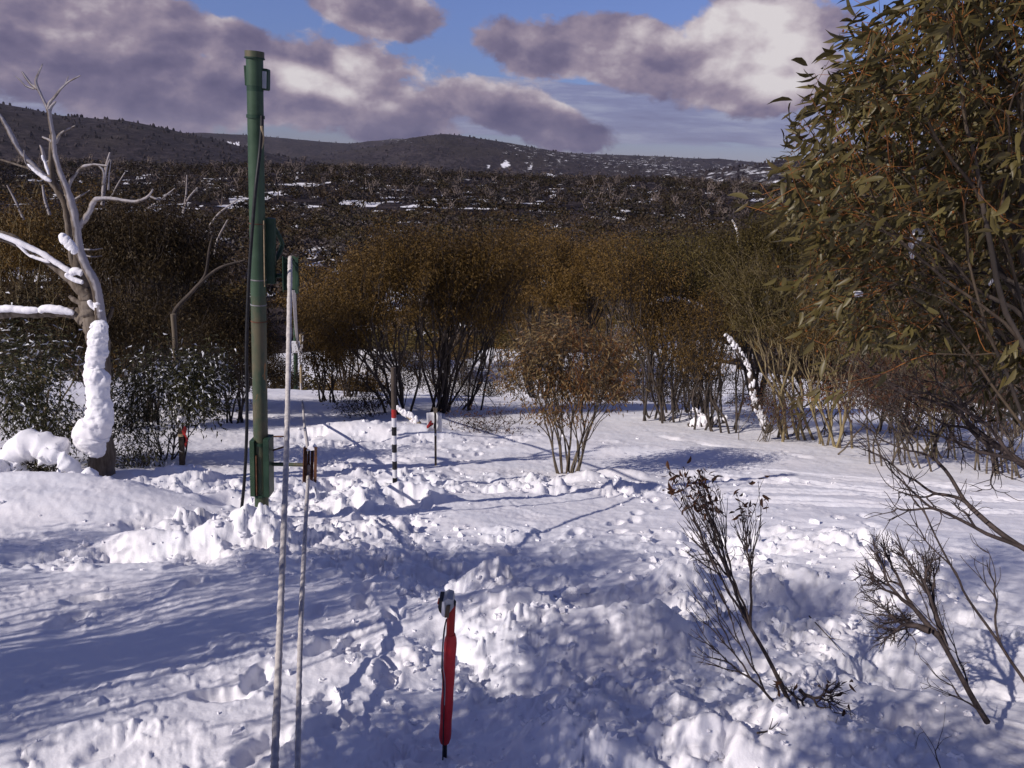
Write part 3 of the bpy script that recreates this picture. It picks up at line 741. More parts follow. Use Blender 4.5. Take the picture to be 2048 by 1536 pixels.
# upper rope guide: two curved plates with the rope between
ug = obj('upper_rope_guide', None, pole) if False else None
def plate(name, corners, th, mat, parent, axis=(0, 1, 0)):
    c = np.asarray(corners, float); a = Acc(); n = np.asarray(axis, float)*th/2
    k = len(c); V = np.concatenate([c-n, c+n])
    F = [[i, (i+1) % k, (i+1) % k+k, i+k] for i in range(k)]
    a.add(V, F); me_f = [list(range(k))[::-1], list(range(k, 2*k))]
    Vb = V; a.add(Vb[:k], [[0, i+1, i] for i in range(1, k-1)]); a.add(Vb[k:], [[0, i, i+1] for i in range(1, k-1)])
    return a.build(name, M[mat], parent)
def trough(name, px0, px1, py0, py1, Y, mat, parent, depth=.10, taper=0):
    """a bent plate: front strip with a flange running back on each side"""
    p = [L(px0, py0, Y), L(px1, py0+2, Y), L(px1+taper, py1, Y), L(px0+taper, py1-3, Y)]
    o = plate(name, p, .008, mat, parent)
    return o
for (x0, x1, y0, y1, m_, Yo) in ((565, 571, 513, 578, 'dkgreen', 7.50), (571, 577, 515, 570, 'green', 7.56), (584, 590, 511, 580, 'green', 7.50), (590, 596, 514, 588, 'dkgreen', 7.46)):
    trough('guide_plate', x0, x1, y0, y1, Yo, m_, pole)
for x0 in (565, 596):
    plate('guide_flange', [L(x0, 512, 7.46), L(x0, 512, 7.64), L(x0+1.5, 584, 7.64), L(x0+1.5, 584, 7.46)], .008, 'dkgreen', pole, (1, 0, 0))
plate('guide_back', [L(566, 520, 7.66), L(596, 520, 7.66), L(596, 580, 7.66), L(567, 580, 7.66)], .01, 'dkgreen', pole)
plate('guide_brace', [L(585, 523, 7.44), L(587, 521, 7.44), L(597, 537, 7.44), L(596, 541, 7.44)], .01, 'dkgreen', pole)
# lower rope guide, rusty
cyl('lower_arm', L(535, 928, 7.52), L(614, 930, 7.52), .020, 'green_worn', pole, 12)
cyl('brace_rod', L(545, 873, 7.7), L(573, 873, 7.7), .009, 'rust', pole, 8)
cyl('brace_rod', L(545, 901, 7.5), L(570, 893, 7.5), .009, 'rust', pole, 8)
for (x0, x1, y0, y1, m_, Yo, tp) in ((608, 615, 894, 966, 'rust', 7.48, -2), (616, 620, 898, 960, 'rust', 7.54, -1), (622, 628, 897, 962, 'rust', 7.54, -2), (629, 634, 893, 965, 'rust', 7.46, -2)):
    trough('rusty_guide_plate', x0, x1, y0, y1, Yo, m_, pole, taper=tp)
for x0 in (607.5, 634):
    plate('rusty_guide_flange', [L(x0, 894, 7.44), L(x0, 896, 7.66), L(x0-1.5, 958, 7.66), L(x0-2, 966, 7.44)], .008, 'rust', pole, (1, 0, 0))
plate('snow_cap', [L(617, 892, 7.52), L(627, 889, 7.52), L(633, 897, 7.52), L(615, 899, 7.52)], .09, 'snow', pole)
# black hose hanging from the pole to the snow
hp = gnd_y(474, 6.95)
hose = thing('black_hose', 'thick black hose hanging from the green lift pole with a small tap', 'hose', tuple(hp))
h0 = np.asarray(hp)
tube('hose_line', [p-h0 for p in (at(524, 232, 7.36), at(523, 262, 7.34), at(519, 310, 7.30), at(512, 370, 7.2), at(506, 440, 7.15), at(500, 520, 7.1), at(496, 600, 7.05), at(493, 700, 7.0), at(494, 790, 7.0), at(493, 880, 6.98), at(488, 970, 6.96), at(479, 1054, 6.95), at(477, 1075, 6.95))], .0155, 'black', hose, 10, 70)
tube('hose_sleeve', [p-h0 for p in (at(523, 252, 7.33), at(526, 275, 7.34), at(524, 290, 7.33), at(520, 300, 7.31))], .012, 'tan', hose, 8)
tap = tube('tap', [p-h0 for p in (at(464, 1039, 6.95), at(470, 1036, 6.93), at(479, 1038, 6.95))], [.016, .010, .014], 'black', hose, 8)
box_a = Acc(); box(box_a, at(464, 1040, 6.93)-h0, (.035, .03, .03)); box_a.build('tap_handle', M['black'], tap)

# ---------------------------------------------------------------- tow ropes
rp1 = np.array([at(545, 1620, 2.35), at(549, 1536, 2.6), at(558, 1300, 3.4), at(566, 1100, 4.3), at(573, 900, 5.4), at(577, 720, 6.4), at(580, 540, 7.35), at(581, 515, 7.52), at(586, 560, 9.2), at(596, 690, 21.0), at(604, 700, 40), at(607, 655, 66)])
n_ = 240; pl = smooth_poly(rp1[:8], n_); pl2 = smooth_poly(rp1[7:], 60)
def rope(name, label, A_, B_, ra, rb):
    t = thing(name, label, 'rope', tuple(A_[0]), 'frosted tow ropes')
    a = Acc(); rng = np.random.default_rng(3); k = len(A_); r = np.interp(np.linspace(0, 1, k), [0, 1], ra)*(1+.10*rng.normal(0, 1, k).clip(-1, 1))
    tubes(a, A_-A_[0], r, 8); o = a.build('uphill_length', M['rope'], t, smooth=True)
    a = Acc(); r = np.interp(np.linspace(0, 1, len(B_)), [0, 1], rb); tubes(a, B_-A_[0], r, 7); a.build('downhill_length', M['rope'], t, smooth=True)
rope('tow_rope', 'thick frosted tow rope running up to the tall green guide on the lift pole', pl, pl2, (.0155, .0235), (.02, .045))
rp2 = np.array([at(592, 1620, 2.35), at(595, 1536, 2.6), at(600, 1300, 3.4), at(606, 1150, 4.4), at(612, 1030, 5.7), at(616, 960, 7.35), at(617, 930, 7.55), at(615, 893, 8.4), at(609, 850, 12), at(606, 815, 18), at(603, 790, 26.5), at(600, 735, 36), at(602, 690, 60)])
rope('tow_rope', 'thinner frosted tow rope running low over the snow through the rusty guide', smooth_poly(rp2[:7], n_), smooth_poly(rp2[6:], 70), (.0105, .0195), (.018, .035))
# ---------------------------------------------------------------- distant lift posts
def far_post(px, ptop, pbot, Y, r, mat, label, boxy=None):
    b = at(px, pbot, Y); tp = at(px, ptop, Y); t = thing('lift_post', label, 'post', tuple(b), 'lift line posts beyond the crest')
    cyl('post', (0, 0, -.4), tp-b, r, mat, t, 10)
    if boxy: bevel_box('sign_box', tuple(at(px+1, boxy[0], Y-.1)-b), boxy[1], M['white'], t, .02)
    return t
far_post(591, 640, 800, 33, .10, 'green', 'dark green lift post beyond the snow crest carrying a small white box', (694, (.34, .12, .52)))
far_post(602, 730, 800, 30, .055, 'tan', 'slim pale post on the crest right of the green post with white box')
far_post(609, 780, 812, 28, .04, 'stake', 'short dark stub post on the snow crest in the rope line')
far_post(601, 668, 700, 75, .12, 'tan', 'pale lift post farthest down the slope in the rope line')

# ---------------------------------------------------------------- striped depth pole
sb = on_ground(790, 972); SY = sb[1]
st = thing('striped_pole', 'slim snow depth pole with black and white bands, red band and long dark top', 'pole', tuple(sb))
def at_pole(py): 
    return at(786.5+3.5*(py-735)/235, py, SY)-sb
edges = [(735, 818, 'stake'), (818, 835, 'red_tape'), (835, 853, 'white'), (853, 870, 'black'), (870, 887.5, 'white'), (887.5, 904, 'black'), (904, 921.5, 'white'), (921.5, 938, 'black'), (938, 954.5, 'white'), (954.5, 971, 'black')]
for a_, b_, m_ in edges:
    nm = {'stake': 'dark_top', 'red_tape': 'red_band', 'white': 'white_band', 'black': 'black_band'}[m_]
    cyl(nm, at_pole(b_), at_pole(a_), .034, m_, st, 14)
cyl('buried_foot', at_pole(971)-np.array([0, 0, .3]), at_pole(971), .034, 'white', st, 14)
# ---------------------------------------------------------------- notice on a stake
nb = on_ground(871, 930); NY = nb[1]
nt = thing('notice_stake', 'dark wooden stake carrying the back of a white notice sheet with red tape', 'sign', tuple(nb))
o = plate('stake', [at(868.5, 818, NY)-nb, at(872.5, 818, NY)-nb, at(873.5, 945, NY)-nb, at(869.5, 945, NY)-nb], .03, 'stake', nt)
plate('top_cap', [at(866, 816, NY)-nb, at(875, 815, NY)-nb, at(874, 825, NY)-nb, at(868, 826, NY)-nb], .045, 'tan', nt)
sgrid = Acc(); NX, NZ = 9, 6
c00, c10, c11, c01 = [at(*q, NY+.04)-nb for q in ((853, 826), (883.5, 825.5), (883.5, 863), (855, 864))]
V = []
for i in range(NX):
    for j in range(NZ):
        u, v = i/(NX-1), j/(NZ-1); p = (c00*(1-u)+c10*u)*(1-v)+(c01*(1-u)+c11*u)*v
        V.append(p+np.array([0, .05*math.sin(u*math.pi*1.2)*(.6+.4*v), 0]))
sgrid.add(V, [[i*NZ+j, i*NZ+j+1, (i+1)*NZ+j+1, (i+1)*NZ+j] for i in range(NX-1) for j in range(NZ-1)])
shn = sgrid.build('notice_sheet', M['white'], nt, smooth=True); md = shn.modifiers.new('s', 'SOLIDIFY'); md.thickness = .006
def N(px, py, dy=-.03): return at(px, py, NY+dy)-nb
plate('red_tape', [N(854, 857), N(853, 852), N(860, 844), N(867, 846), N(867, 849), N(861, 850), N(857, 856)], .012, 'red_tape', nt)
plate('red_tape', [N(857, 846, -.045), N(862, 840, -.045), N(864, 843, -.045), N(860, 849, -.045)], .01, 'red_tape', nt)
plate('tape_tail', [N(868, 845, -.06), N(870, 848, -.06), N(869, 858, -.06), N(867, 856, -.06)], .01, 'black', nt)
cyl('tape_band', N(871, 871, -.04), N(871, 867, -.04), .02, 'greybox', nt, 8)
# ---------------------------------------------------------------- red padded post
RY = 2.95
rb = gnd_y(889, RY)
rd = thing('red_post', 'red padded post with a small grey sensor box on top and thin cable, nearest post', 'post', tuple(rb))
R0 = np.asarray(rb)
def RR(px, py, dy=0): return at(px, py, RY+dy)-R0
cyl('ground_spike', RR(888, 1580), RR(890, 1478), .011, 'black', rd, 10)
cyl('post', RR(890, 1480), RR(903.5, 1206), .0185, 'red_post', rd, 14)
cyl('post_rim', RR(903.2, 1209), RR(903.6, 1203), .0195, 'black', rd, 14)
a = Acc(); nn = 26; tt = np.linspace(0, 1, nn)[:, None]; p0_, p1_ = RR(889.5, 1484), RR(902, 1268); pl = p0_*(1-tt)+p1_*tt
pr = np.full(nn, .0275); pr[0] = .021; pr[1] = .0262; pr[-1] = .020; pr[-2] = .0258; pr = pr*(1+.03*np.sin(np.arange(nn)*.9))
tubes(a, pl, pr, 20); a.build('foam_pad', M['red_pad'], rd, smooth=True)
# sensor box: hexagonal housing with grey lid, dark face and white band
def prism(name, pts2, y0, y1, mat, parent, c):
    k = len(pts2); V = [(x, y0, z) for x, z in pts2]+[(x, y1, z) for x, z in pts2]
    a = Acc(); a.add(np.array(V)+c, [[i, (i+1) % k, (i+1) % k+k, i+k] for i in range(k)])
    a.add(np.array(V[:k])+c, [[0, i, i+1] for i in range(1, k-1)]); a.add(np.array(V[k:])+c, [[0, i+1, i] for i in range(1, k-1)])
    o = a.build(name, M[mat], parent); b = o.modifiers.new('b', 'BEVEL'); b.width = .003; b.segments = 2; return o
k_ = np.linalg.norm(at(895, 1215, RY)-CP)/FPX
cc = RR(897, 1210, .0)
hexa = [(-9*k_, 18*k_), (-1*k_, 25*k_), (9*k_, 21*k_), (11*k_, 4*k_), (-1*k_, -16*k_), (-8*k_, -18*k_)]
prism('sensor_box', [(x, z*.9) for x, z in hexa], -.03, .045, 'greybox', rd, cc)
prism('sensor_face', [(-19*k_, 3*k_), (-17*k_, 17*k_), (-9.5*k_, 17*k_), (-8.5*k_, -16*k_), (-13*k_, -12*k_), (-17*k_, -6*k_)], -.028, .043, 'black', rd, cc)
prism('white_band', [(-12.5*k_, -12*k_), (-11*k_, 15*k_), (-7*k_, 16*k_), (-5*k_, -17*k_), (-9*k_, -17*k_)], -.0335, .046, 'white', rd, cc)
prism('red_knob', [(-21*k_, 5*k_), (-20*k_, 11*k_), (-17*k_, 12*k_), (-17*k_, 2*k_)], -.012, .012, 'red_post', rd, cc)
prism('mount_plate', [(-6*k_, -17*k_), (-3*k_, 8*k_), (5*k_, 10*k_), (2*k_, -17*k_)], -.038, -.0335, 'stake', rd, cc)
tube('cable', [RR(893, 1238, -.03), RR(888, 1262, -.035), RR(885, 1300, -.035), RR(884, 1340, -.04), RR(888, 1380, -.035), RR(888, 1420, -.035), RR(887, 1450, -.035), RR(886, 1500, -.035), RR(885, 1560, -.02)], .0032, 'black', rd, 7, 60)
tube('cable', [RR(892, 1240, -.03), RR(887, 1290, -.04), RR(886, 1330, -.036), RR(890, 1364, -.034), RR(889, 1410, -.036)], .0022, 'greybox', rd, 6, 40)
# ---------------------------------------------------------------- ribbon stake on the left
lb_ = on_ground(364, 927); LY = lb_[1]
ls = thing('marker_stake', 'dark marker stake tied with orange red ribbon beside the left shrubs', 'stake', tuple(lb_))
def LS(px, py, dy=0): return at(px, py, LY+dy)-lb_
plate('stake', [LS(357, 842), LS(366, 842), LS(370, 940), LS(360, 940)], .05, 'stake', ls)
plate('tie', [LS(356, 868, -.04), LS(367, 868, -.04), LS(367, 873, -.04), LS(356, 873, -.04)], .02, 'tan', ls)
plate('ribbon', [LS(364, 862, -.05), LS(369, 852, -.05), LS(374, 858, -.05), LS(371, 869, -.05), LS(366, 870, -.05)], .02, 'red_tape', ls)
plate('ribbon', [LS(368, 868, -.05), LS(372, 870, -.05), LS(376, 880, -.05), LS(371, 896, -.05), LS(369, 890, -.05), LS(372, 880, -.05)], .012, 'red_tape', ls)
a = Acc(); 
def blobs_mesh(acc, pts, rads, rng, amp=.25, div=(10, 7)):
    nu, nv = div
    for p, r in zip(pts, rads):
        th = np.linspace(0, math.pi, nv); ph = np.linspace(0, 2*math.pi, nu, endpoint=False)
        T_, P_ = np.meshgrid(th, ph, indexing='ij'); D = np.stack([np.sin(T_)*np.cos(P_), np.sin(T_)*np.sin(P_), np.cos(T_)], -1).reshape(-1, 3)
        s = rng.random(3)*9; n = 1+amp*(np.sin(D[:, 0]*3.1+s[0])*np.cos(D[:, 1]*2.7+s[1])+.6*np.sin(D[:, 2]*5+D[:, 0]*4+s[2]))
        V = D*n[:, None]*np.asarray(r)+p
        acc.add(V, grid_faces(nv, nu, True))
blobs_mesh(a, [LS(363, 838), LS(358, 820, .05)], [(.07, .07, .07), (.08, .08, .10)], np.random.default_rng(2)); a.build('snow_cap', M['snow'], ls, smooth=True)

# ---------------------------------------------------------------- dead tree with plastered snow
DB = on_ground(207, 962); DY = DB[1]
dt = thing('dead_snow_gum', 'bare dead snow gum with pale twisted limbs and thick snow plastered down its trunk', 'tree', tuple(DB))
kD = np.linalg.norm(at(200, 700, DY)-CP)/FPX*.80
def DP(pts, dy=0): return np.array([at(p[0], p[1], DY+dy+(p[3] if len(p) > 3 else 0)) for p in pts])-DB
def limb(name, pts, mat, sides=14, n=None, dy=0, rough=.10, seed=0, parent=None):
    """pts: (px, py, half width in px[, depth offset])"""
    n = n or len(pts)*7; c = smooth_poly(DP(pts, dy), n); r = np.interp(np.linspace(0, 1, n), np.linspace(0, 1, len(pts)), [p[2]*kD for p in pts])
    rng = np.random.default_rng(seed); a = Acc()
    c = c+np.stack([np.convolve(rng.normal(0, 1, n+8), np.ones(5)/5**.5, 'same')[4:-4] for _ in range(3)], 1)*r[:, None]*.07; nzr = np.convolve(rng.normal(0, 1, n+8), np.ones(5)/5**.5, 'same')[4:-4]; tubes(a, c, r*(1+rough*.8*nzr.clip(-1.3, 1.3)), sides)
    return a.build(name, M[mat], parent or dt, smooth=True)
limb('trunk', [(212, 985, 36), (206, 940, 29), (200, 880, 26), (197, 800, 22), (196, 720, 23), (190, 650, 24), (178, 605, 19), (166, 565, 14), (156, 530, 9), (148, 490, 6)], 'deadwood', 20, 90)
limb('trunk_limb', [(200, 650, 12), (200, 615, 10), (190, 570, 10), (172, 530, 9.5), (158, 500, 9), (152, 460, 8), (149, 430, 8), (142, 405, 8), (134, 380, 7), (122, 350, 5.8), (112, 320, 5), (108, 295, 5), (107, 270, 4.3), (100, 240, 4.2), (97, 218, 4.5)], 'frosted', 12, 120, -.10, .06)
limb('trunk_limb', [(160, 560, 9), (146, 520, 7), (139, 480, 6), (135, 440, 6.5), (130, 410, 7), (115, 380, 7), (103, 355, 8), (102, 320, 5), (103, 270, 4)], 'deadwood', 10, 80, .02)
limb('branch', [(97, 222, 4), (90, 205, 3.2), (82, 190, 3), (75, 175, 3), (72, 160, 2.6), (78, 145, 2), (85, 128, 1)], 'frosted', 8, 40)
limb('branch', [(75, 178, 3.5), (62, 168, 3), (52, 155, 2.5), (44, 143, 1.5)], 'frosted', 7, 24)
limb('branch', [(68, 178, 2), (52, 172, 1.6), (40, 160, 1.4), (30, 152, .8)], 'frosted', 6, 20)
limb('branch', [(96, 216, 4), (100, 205, 3), (108, 196, 2.6), (118, 182, 2.4), (128, 172, 2), (140, 162, 1.5), (161, 151, .8)], 'frosted', 7, 36)
limb('branch', [(98, 222, 4), (104, 212, 3), (112, 203, 1.5)], 'frosted', 6, 12)
limb('branch', [(128, 172, 2), (133, 163, 1.3), (137, 152, .6)], 'frosted', 5, 10)
limb('branch', [(110, 285, 4), (122, 268, 3), (135, 259, 2.5), (150, 252, 1.5)], 'frosted', 6, 20)
limb('branch', [(108, 288, 4), (98, 280, 3), (85, 274, 2)], 'frosted', 6, 12)
limb('branch', [(104, 362, 8), (88, 352, 7), (70, 335, 6), (50, 315, 5.5), (38, 300, 5), (25, 275, 5), (15, 258, 5), (6, 240, 4), (-2, 228, 3)], 'frosted', 9, 60, .05)
limb('branch', [(70, 340, 4), (45, 333, 2.5), (20, 325, 2), (-4, 318, 2)], 'deadwood', 6, 24, .06)
limb('branch', [(102, 355, 5), (95, 335, 4), (88, 315, 4), (84, 300, 3), (80, 290, 1.5)], 'frosted', 7, 24, .05)
limb('branch', [(133, 392, 6), (138, 372, 4), (146, 355, 3.5), (160, 338, 3.5), (175, 331, 3), (195, 330, 2.8), (214, 332, 2.5)], 'frosted', 8, 44)
limb('branch', [(196, 330, 2.2), (208, 345, 4), (206, 370, 3), (214, 332, 1.5), (220, 318, 1)], 'frosted', 6, 24)
limb('branch', [(152, 455, 9), (165, 445, 7), (178, 425, 6.5), (184, 410, 6), (193, 399, 5), (215, 397, 4.2), (240, 400, 4), (268, 403, 3.5), (290, 397, 3), (300, 388, 2.2), (306, 378, 1.5)], 'frosted', 9, 80, -.06)
limb('branch', [(300, 393, 2.5), (320, 400, 2), (335, 388, 1.8), (350, 376, .8)], 'frosted', 6, 20)
limb('branch', [(172, 590, 14), (150, 566, 11), (125, 545, 9), (95, 522, 8), (60, 498, 7), (30, 478, 8), (0, 468, 8), (-40, 455, 7)], 'deadwood', 12, 70, -.03)
limb('branch', [(125, 530, 6), (90, 512, 6), (50, 496, 5), (15, 482, 5), (-10, 478, 5)], 'deadwood', 9, 40, .06)
limb('branch', [(175, 640, 20), (155, 628, 13), (130, 624, 11), (95, 625, 11), (55, 626, 11), (20, 626, 11), (-30, 628, 11)], 'deadwood', 12, 70, -.03)
limb('branch', [(182, 625, 9), (165, 608, 7), (148, 600, 6), (138, 592, 4)], 'deadwood', 8, 20, -.08)
limb('branch', [(200, 655, 8), (215, 640, 6), (226, 615, 3)], 'deadwood', 8, 20)
for q in ([(160, 500, 3), (185, 500, 2), (205, 497, 1)], [(160, 508, 3), (182, 514, 2), (204, 512, 1)], [(145, 402, 3), (165, 390, 2), (180, 380, 1)], [(60, 340, 2), (50, 322, 1.5), (48, 300, 1)], [(216, 380, 2), (218, 350, 1.5), (222, 320, 1)], [(95, 345, 3), (90, 330, 2), (100, 318, 1)]):
    limb('twig', q, 'frosted', 5, 12, .02)
# snow resting along limbs and plastered on the trunk
def plaster(name, pts, seed, dy=-.2, flat=.75, amp=.22, n=110, sides=56, parent=None):
    rng = np.random.default_rng(seed)
    c = smooth_poly(DP(pts, dy), n); r = np.interp(np.linspace(0, 1, n), np.linspace(0, 1, len(pts)), [p[2]*kD for p in pts])
    e = np.linspace(0, 1, n); r = r*np.clip(np.minimum(e, 1-e)*14, .05, 1)**.5
    th = np.arange(sides)/sides*2*math.pi+1.5*math.pi
    T_ = np.gradient(c, axis=0); T_ /= np.linalg.norm(T_, axis=1, keepdims=True)
    A_ = np.cross(T_, [0, 1, 0]); A_ /= np.linalg.norm(A_, axis=1, keepdims=True); B_ = np.cross(T_, A_)
    V = []; rm = r.mean(); lens = np.r_[0, np.cumsum(np.linalg.norm(np.diff(c, axis=0), axis=1))]
    for i in range(n):
        arc = (th-2.5*math.pi)*rm; al = np.full(sides, lens[i]+seed*3.0)
        wrp = .03*fbm(arc*14, al*14, seed, 2); nz = fbm(arc*5, al*5, seed, 3)
        nz2 = clods(arc+wrp, al+wrp*1.3, .10, seed+9, .8)*1.2+clods(arc+wrp, al-wrp, .045, seed+19, .8)*1.2
        seam = np.clip(np.minimum(th-1.5*math.pi, 3.5*math.pi-th)*2, 0, 1)
        rr_ = r[i]*.86*(1+amp*nz*.9*seam)+nz2*seam*(.34 if rm > .09 else .12)
        V.append(c[i]+A_[i]*(np.cos(th)*rr_)[:, None]+B_[i]*(np.sin(th)*rr_*flat)[:, None])
    a = Acc(); V = np.concatenate(V); a.add(V, grid_faces(n, sides, True))
    return a.build(name, M['snow'], parent or dt, smooth=True)
plaster('plastered_snow', [(197, 640, 12), (200, 655, 19), (197, 680, 21), (192, 710, 23), (191, 735, 20), (195, 742, 19)], 3, -.30)
plaster('plastered_snow', [(196, 732, 18), (194, 750, 25), (196, 790, 26), (200, 820, 28), (197, 845, 34), (186, 865, 43), (185, 885, 38), (194, 903, 24), (198, 915, 12)], 7, -.32)
plaster('plastered_snow', [(122, 466, 7), (128, 477, 10), (138, 488, 12), (148, 500, 9), (144, 508, 4)], 13, -.26, .8, .08)
for k, q in enumerate([[(-30, 462, 5), (10, 474, 6), (45, 488, 6), (80, 505, 6), (105, 520, 6), (135, 540, 7), (152, 548, 5)], [(25, 478, 4), (55, 508, 3), (70, 515, 4), (100, 525, 4)], [(140, 545, 8), (152, 542, 9), (166, 548, 8)], [(130, 548, 6), (150, 560, 6), (168, 565, 3)],
                       [(-30, 621, 8), (10, 617, 8), (45, 620, 9), (80, 620, 7)], [(76, 622, 6), (92, 617, 10), (120, 620, 10), (140, 624, 7), (148, 628, 4)], [(198, 602, 8), (193, 610, 7), (203, 625, 6)], [(178, 600, 5), (184, 612, 6), (194, 620, 4)], [(55, 328, 3), (75, 345, 4), (92, 357, 5), (103, 363, 3)], [(84, 310, 2), (92, 330, 3), (98, 350, 2.5)]]):
    plaster('limb_snow', q, 20+k, -.12 if k != 8 else -.06, .9, .10, 44, 18)

# ---------------------------------------------------------------- snow-laden low shrub on the left
sbp = gnd_y(90, 9.0)
arch = thing('bowed_shrub', 'low shrub bowed flat under rounded loads of snow left of the dead tree', 'shrub', tuple(sbp))
def AP(px, py, Y=9.0): return at(px, py, Y)-sbp
AX = [([(-20, 960), (10, 925), (40, 900), (75, 890), (105, 905), (125, 930)], .20), ([(10, 900), (30, 930), (55, 950), (66, 955)], .10), ([(85, 925), (100, 915), (125, 920), (145, 940), (150, 965)], .12), ([(-30, 955), (-5, 950), (12, 965)], .18), ([(160, 975), (175, 955), (190, 965), (200, 975)], .10)]
for k, (pts, r_) in enumerate(AX):
    rng = np.random.default_rng(k+50); c = smooth_poly([AP(*p, 9.0-.15*k*.5) for p in pts], 14)
    n = 34; c = smooth_poly(c, n); e = np.linspace(0, 1, n); rr_ = r_*.85*np.clip(np.minimum(e, 1-e)*6, .08, 1)**.5*(1+.16*np.sin(e*17+k*2)+.08*np.sin(e*41))
    a = Acc(); tubes(a, c, rr_, 22); V = a.V[0]; V += (fbm(V[:, 0]*9+V[:, 2]*4, V[:, 1]*9+V[:, 2]*6, 40+k, 3)*.05)[:, None]; a.build('snow_load', M['snow'], arch, smooth=True)
a = Acc(); rng = np.random.default_rng(5)
for k in range(60):
    p = AP(20+100*rng.random(), 945+25*rng.random(), 9.1); q = AP(-10+170*rng.random(), 905+50*rng.random(), 8.9); tubes(a, smooth_poly([p, (p+q)/2+[0, 0, .08], q], 6), np.full(6, .005), 4)
a.build('stems', M['twig_dark'], arch)
a = Acc(); n = 900; P_ = np.array([AP(-10+150*rng.random(), 925+45*rng.random(), 8.85+.4*rng.random()) for _ in range(n)]); leaves_simple(a, P_, leaf_dirs(n, rng, .3), .07, .016, rng); a.build('leaves', M['leaf_snowy'], arch)

# ---------------------------------------------------------------- trees and shrubs of the middle distance
def T_(name, label, bx, Y, crowns, **kw):
    b = gnd_y(bx, Y); cr_ = [px_crown(*c[:4], Y+(c[5] if len(c) > 5 else 0), share=c[4] if len(c) > 4 else 1.0) for c in crowns]
    return gum(name, label, b, cr_, **kw)
# left
T_('leafy_shrub', 'low grey green shrub with snow dusted leaves left of the dead tree', 40, 10.6, [(30, 700, 110, 70, .5), (60, 800, 100, 70, .5, -.2), (120, 870, 90, 45, .3, .4)], leaf='leaf_snowy', ntips=90, nleaf=50, lsize=.085, stems=10, rt=.004, seed=1, cat='shrub', droop=.35)
T_('leafy_shrub', 'rounded olive shrub with snow on its leaves between the dead tree and the lift pole', 330, 11.8, [(390, 730, 75, 55, .5), (290, 760, 70, 70, .4, .2), (400, 800, 75, 50, .35, -.3), (260, 840, 60, 50, .25)], leaf='leaf_snowy', ntips=100, nleaf=45, lsize=.085, stems=9, rt=.004, seed=2, cat='shrub', droop=.4)
T_('shrub', 'sprawling dark twiggy shrub on the snow just right of the dead trunk', 270, 11.0, [(270, 900, 70, 50, 1)], leaf='leaf_snowy', ntips=60, nleaf=16, lsize=.07, stems=8, rt=.0035, seed=3, cat='shrub')
T_('snow_gum', 'dark dense snow gum behind the dead tree with the highest crown on the left', 300, 16.5, [(300, 480, 100, 95, .7), (210, 430, 80, 50, .3), (390, 490, 60, 70, .3, .5)], leaf='leaf_dark', ntips=170, nleaf=75, seed=4, rt=.007)
T_('snow_gum', 'brown crowned snow gum at the left frame edge with yellowish stems', 40, 17.5, [(40, 470, 110, 90, 1), (-90, 520, 120, 100, .5)], leaf='leaf_brown', bark='bark_cream', ntips=150, nleaf=75, seed=5, rt=.007)
T_('snow_gum', 'brown tinged snow gum with rusty top just right of the dead tree', 200, 19.5, [(215, 420, 95, 55, .6), (190, 560, 90, 80, .5)], leaf='leaf_brown', ntips=130, nleaf=75, seed=6, rt=.007)
T_('snow_gum', 'low dark snow gum half hidden behind the green lift pole', 470, 17.0, [(460, 640, 80, 80, 1), (520, 690, 50, 60, .3)], leaf='leaf_dark', ntips=120, nleaf=70, seed=7, rt=.006)
T_('snow_gum', 'shaded snow gum low between the left shrubs and the pole', 360, 18.5, [(340, 620, 120, 80, 1)], leaf='leaf_dark', ntips=130, nleaf=75, seed=8, rt=.006)
T_('snow_gum', 'dark snow gum filling the gap left of the dead trunk', 90, 14.5, [(100, 640, 90, 60, .8), (30, 610, 80, 60, .5)], leaf='leaf_dark', bark='bark_cream', ntips=110, nleaf=65, seed=9, rt=.006)
# centre grove
T_('snow_gum', 'broad brown snow gum at the left of the centre grove, leaning over the striped pole', 800, 20.0, [(740, 590, 110, 80, .7), (680, 660, 80, 60, .5), (800, 510, 90, 70, .6)], leaf='leaf_brown', ntips=190, nleaf=66, stems=10, seed=10, rt=.007, sr=.5)
T_('snow_gum', 'tall snow gum behind the white notice, crown highest in the centre grove', 885, 21.0, [(860, 500, 110, 60, .8), (940, 520, 90, 70, .7), (890, 600, 120, 55, .4)], leaf='leaf_brown', ntips=200, nleaf=66, stems=12, seed=11, rt=.008, sr=.7)
T_('snow_gum', 'snow gum with dark spreading stems between the notice and the low orange bush', 925, 22.0, [(1010, 500, 90, 65, .8), (950, 620, 90, 50, .4)], leaf='leaf_brown', ntips=150, nleaf=66, stems=9, seed=12, rt=.008, sr=.6)
T_('snow_gum', 'olive snow gum standing beyond the crest above the low orange bush', 1080, 29.5, [(1080, 500, 100, 60, .9), (1130, 560, 110, 60, .8), (1010, 560, 70, 60, .4)], leaf='leaf_brown', ntips=190, nleaf=70, stems=9, seed=13, rt=.009, lsize=.1)
T_('snow_gum', 'brown snow gum at the far left of the centre grove beside the rope line', 705, 25.5, [(665, 600, 65, 75, .9), (730, 520, 70, 50, .7)], leaf='leaf_brown', ntips=130, nleaf=66, stems=8, seed=14, rt=.008, lsize=.1)
T_('thicket', 'low dark brown thicket just beyond the crest left of the orange bush', 960, 31, [(930, 765, 110, 22, 1)], leaf='leaf_dark', ntips=90, nleaf=60, stems=14, seed=15, cat='thicket', rt=.006, sr=2.5)
T_('thicket', 'low brown thicket beyond the crest beside the distant lift posts', 700, 30.5, [(720, 765, 90, 20, 1)], leaf='leaf_brown', ntips=80, nleaf=60, stems=12, seed=16, cat='thicket', rt=.006, sr=2.2)
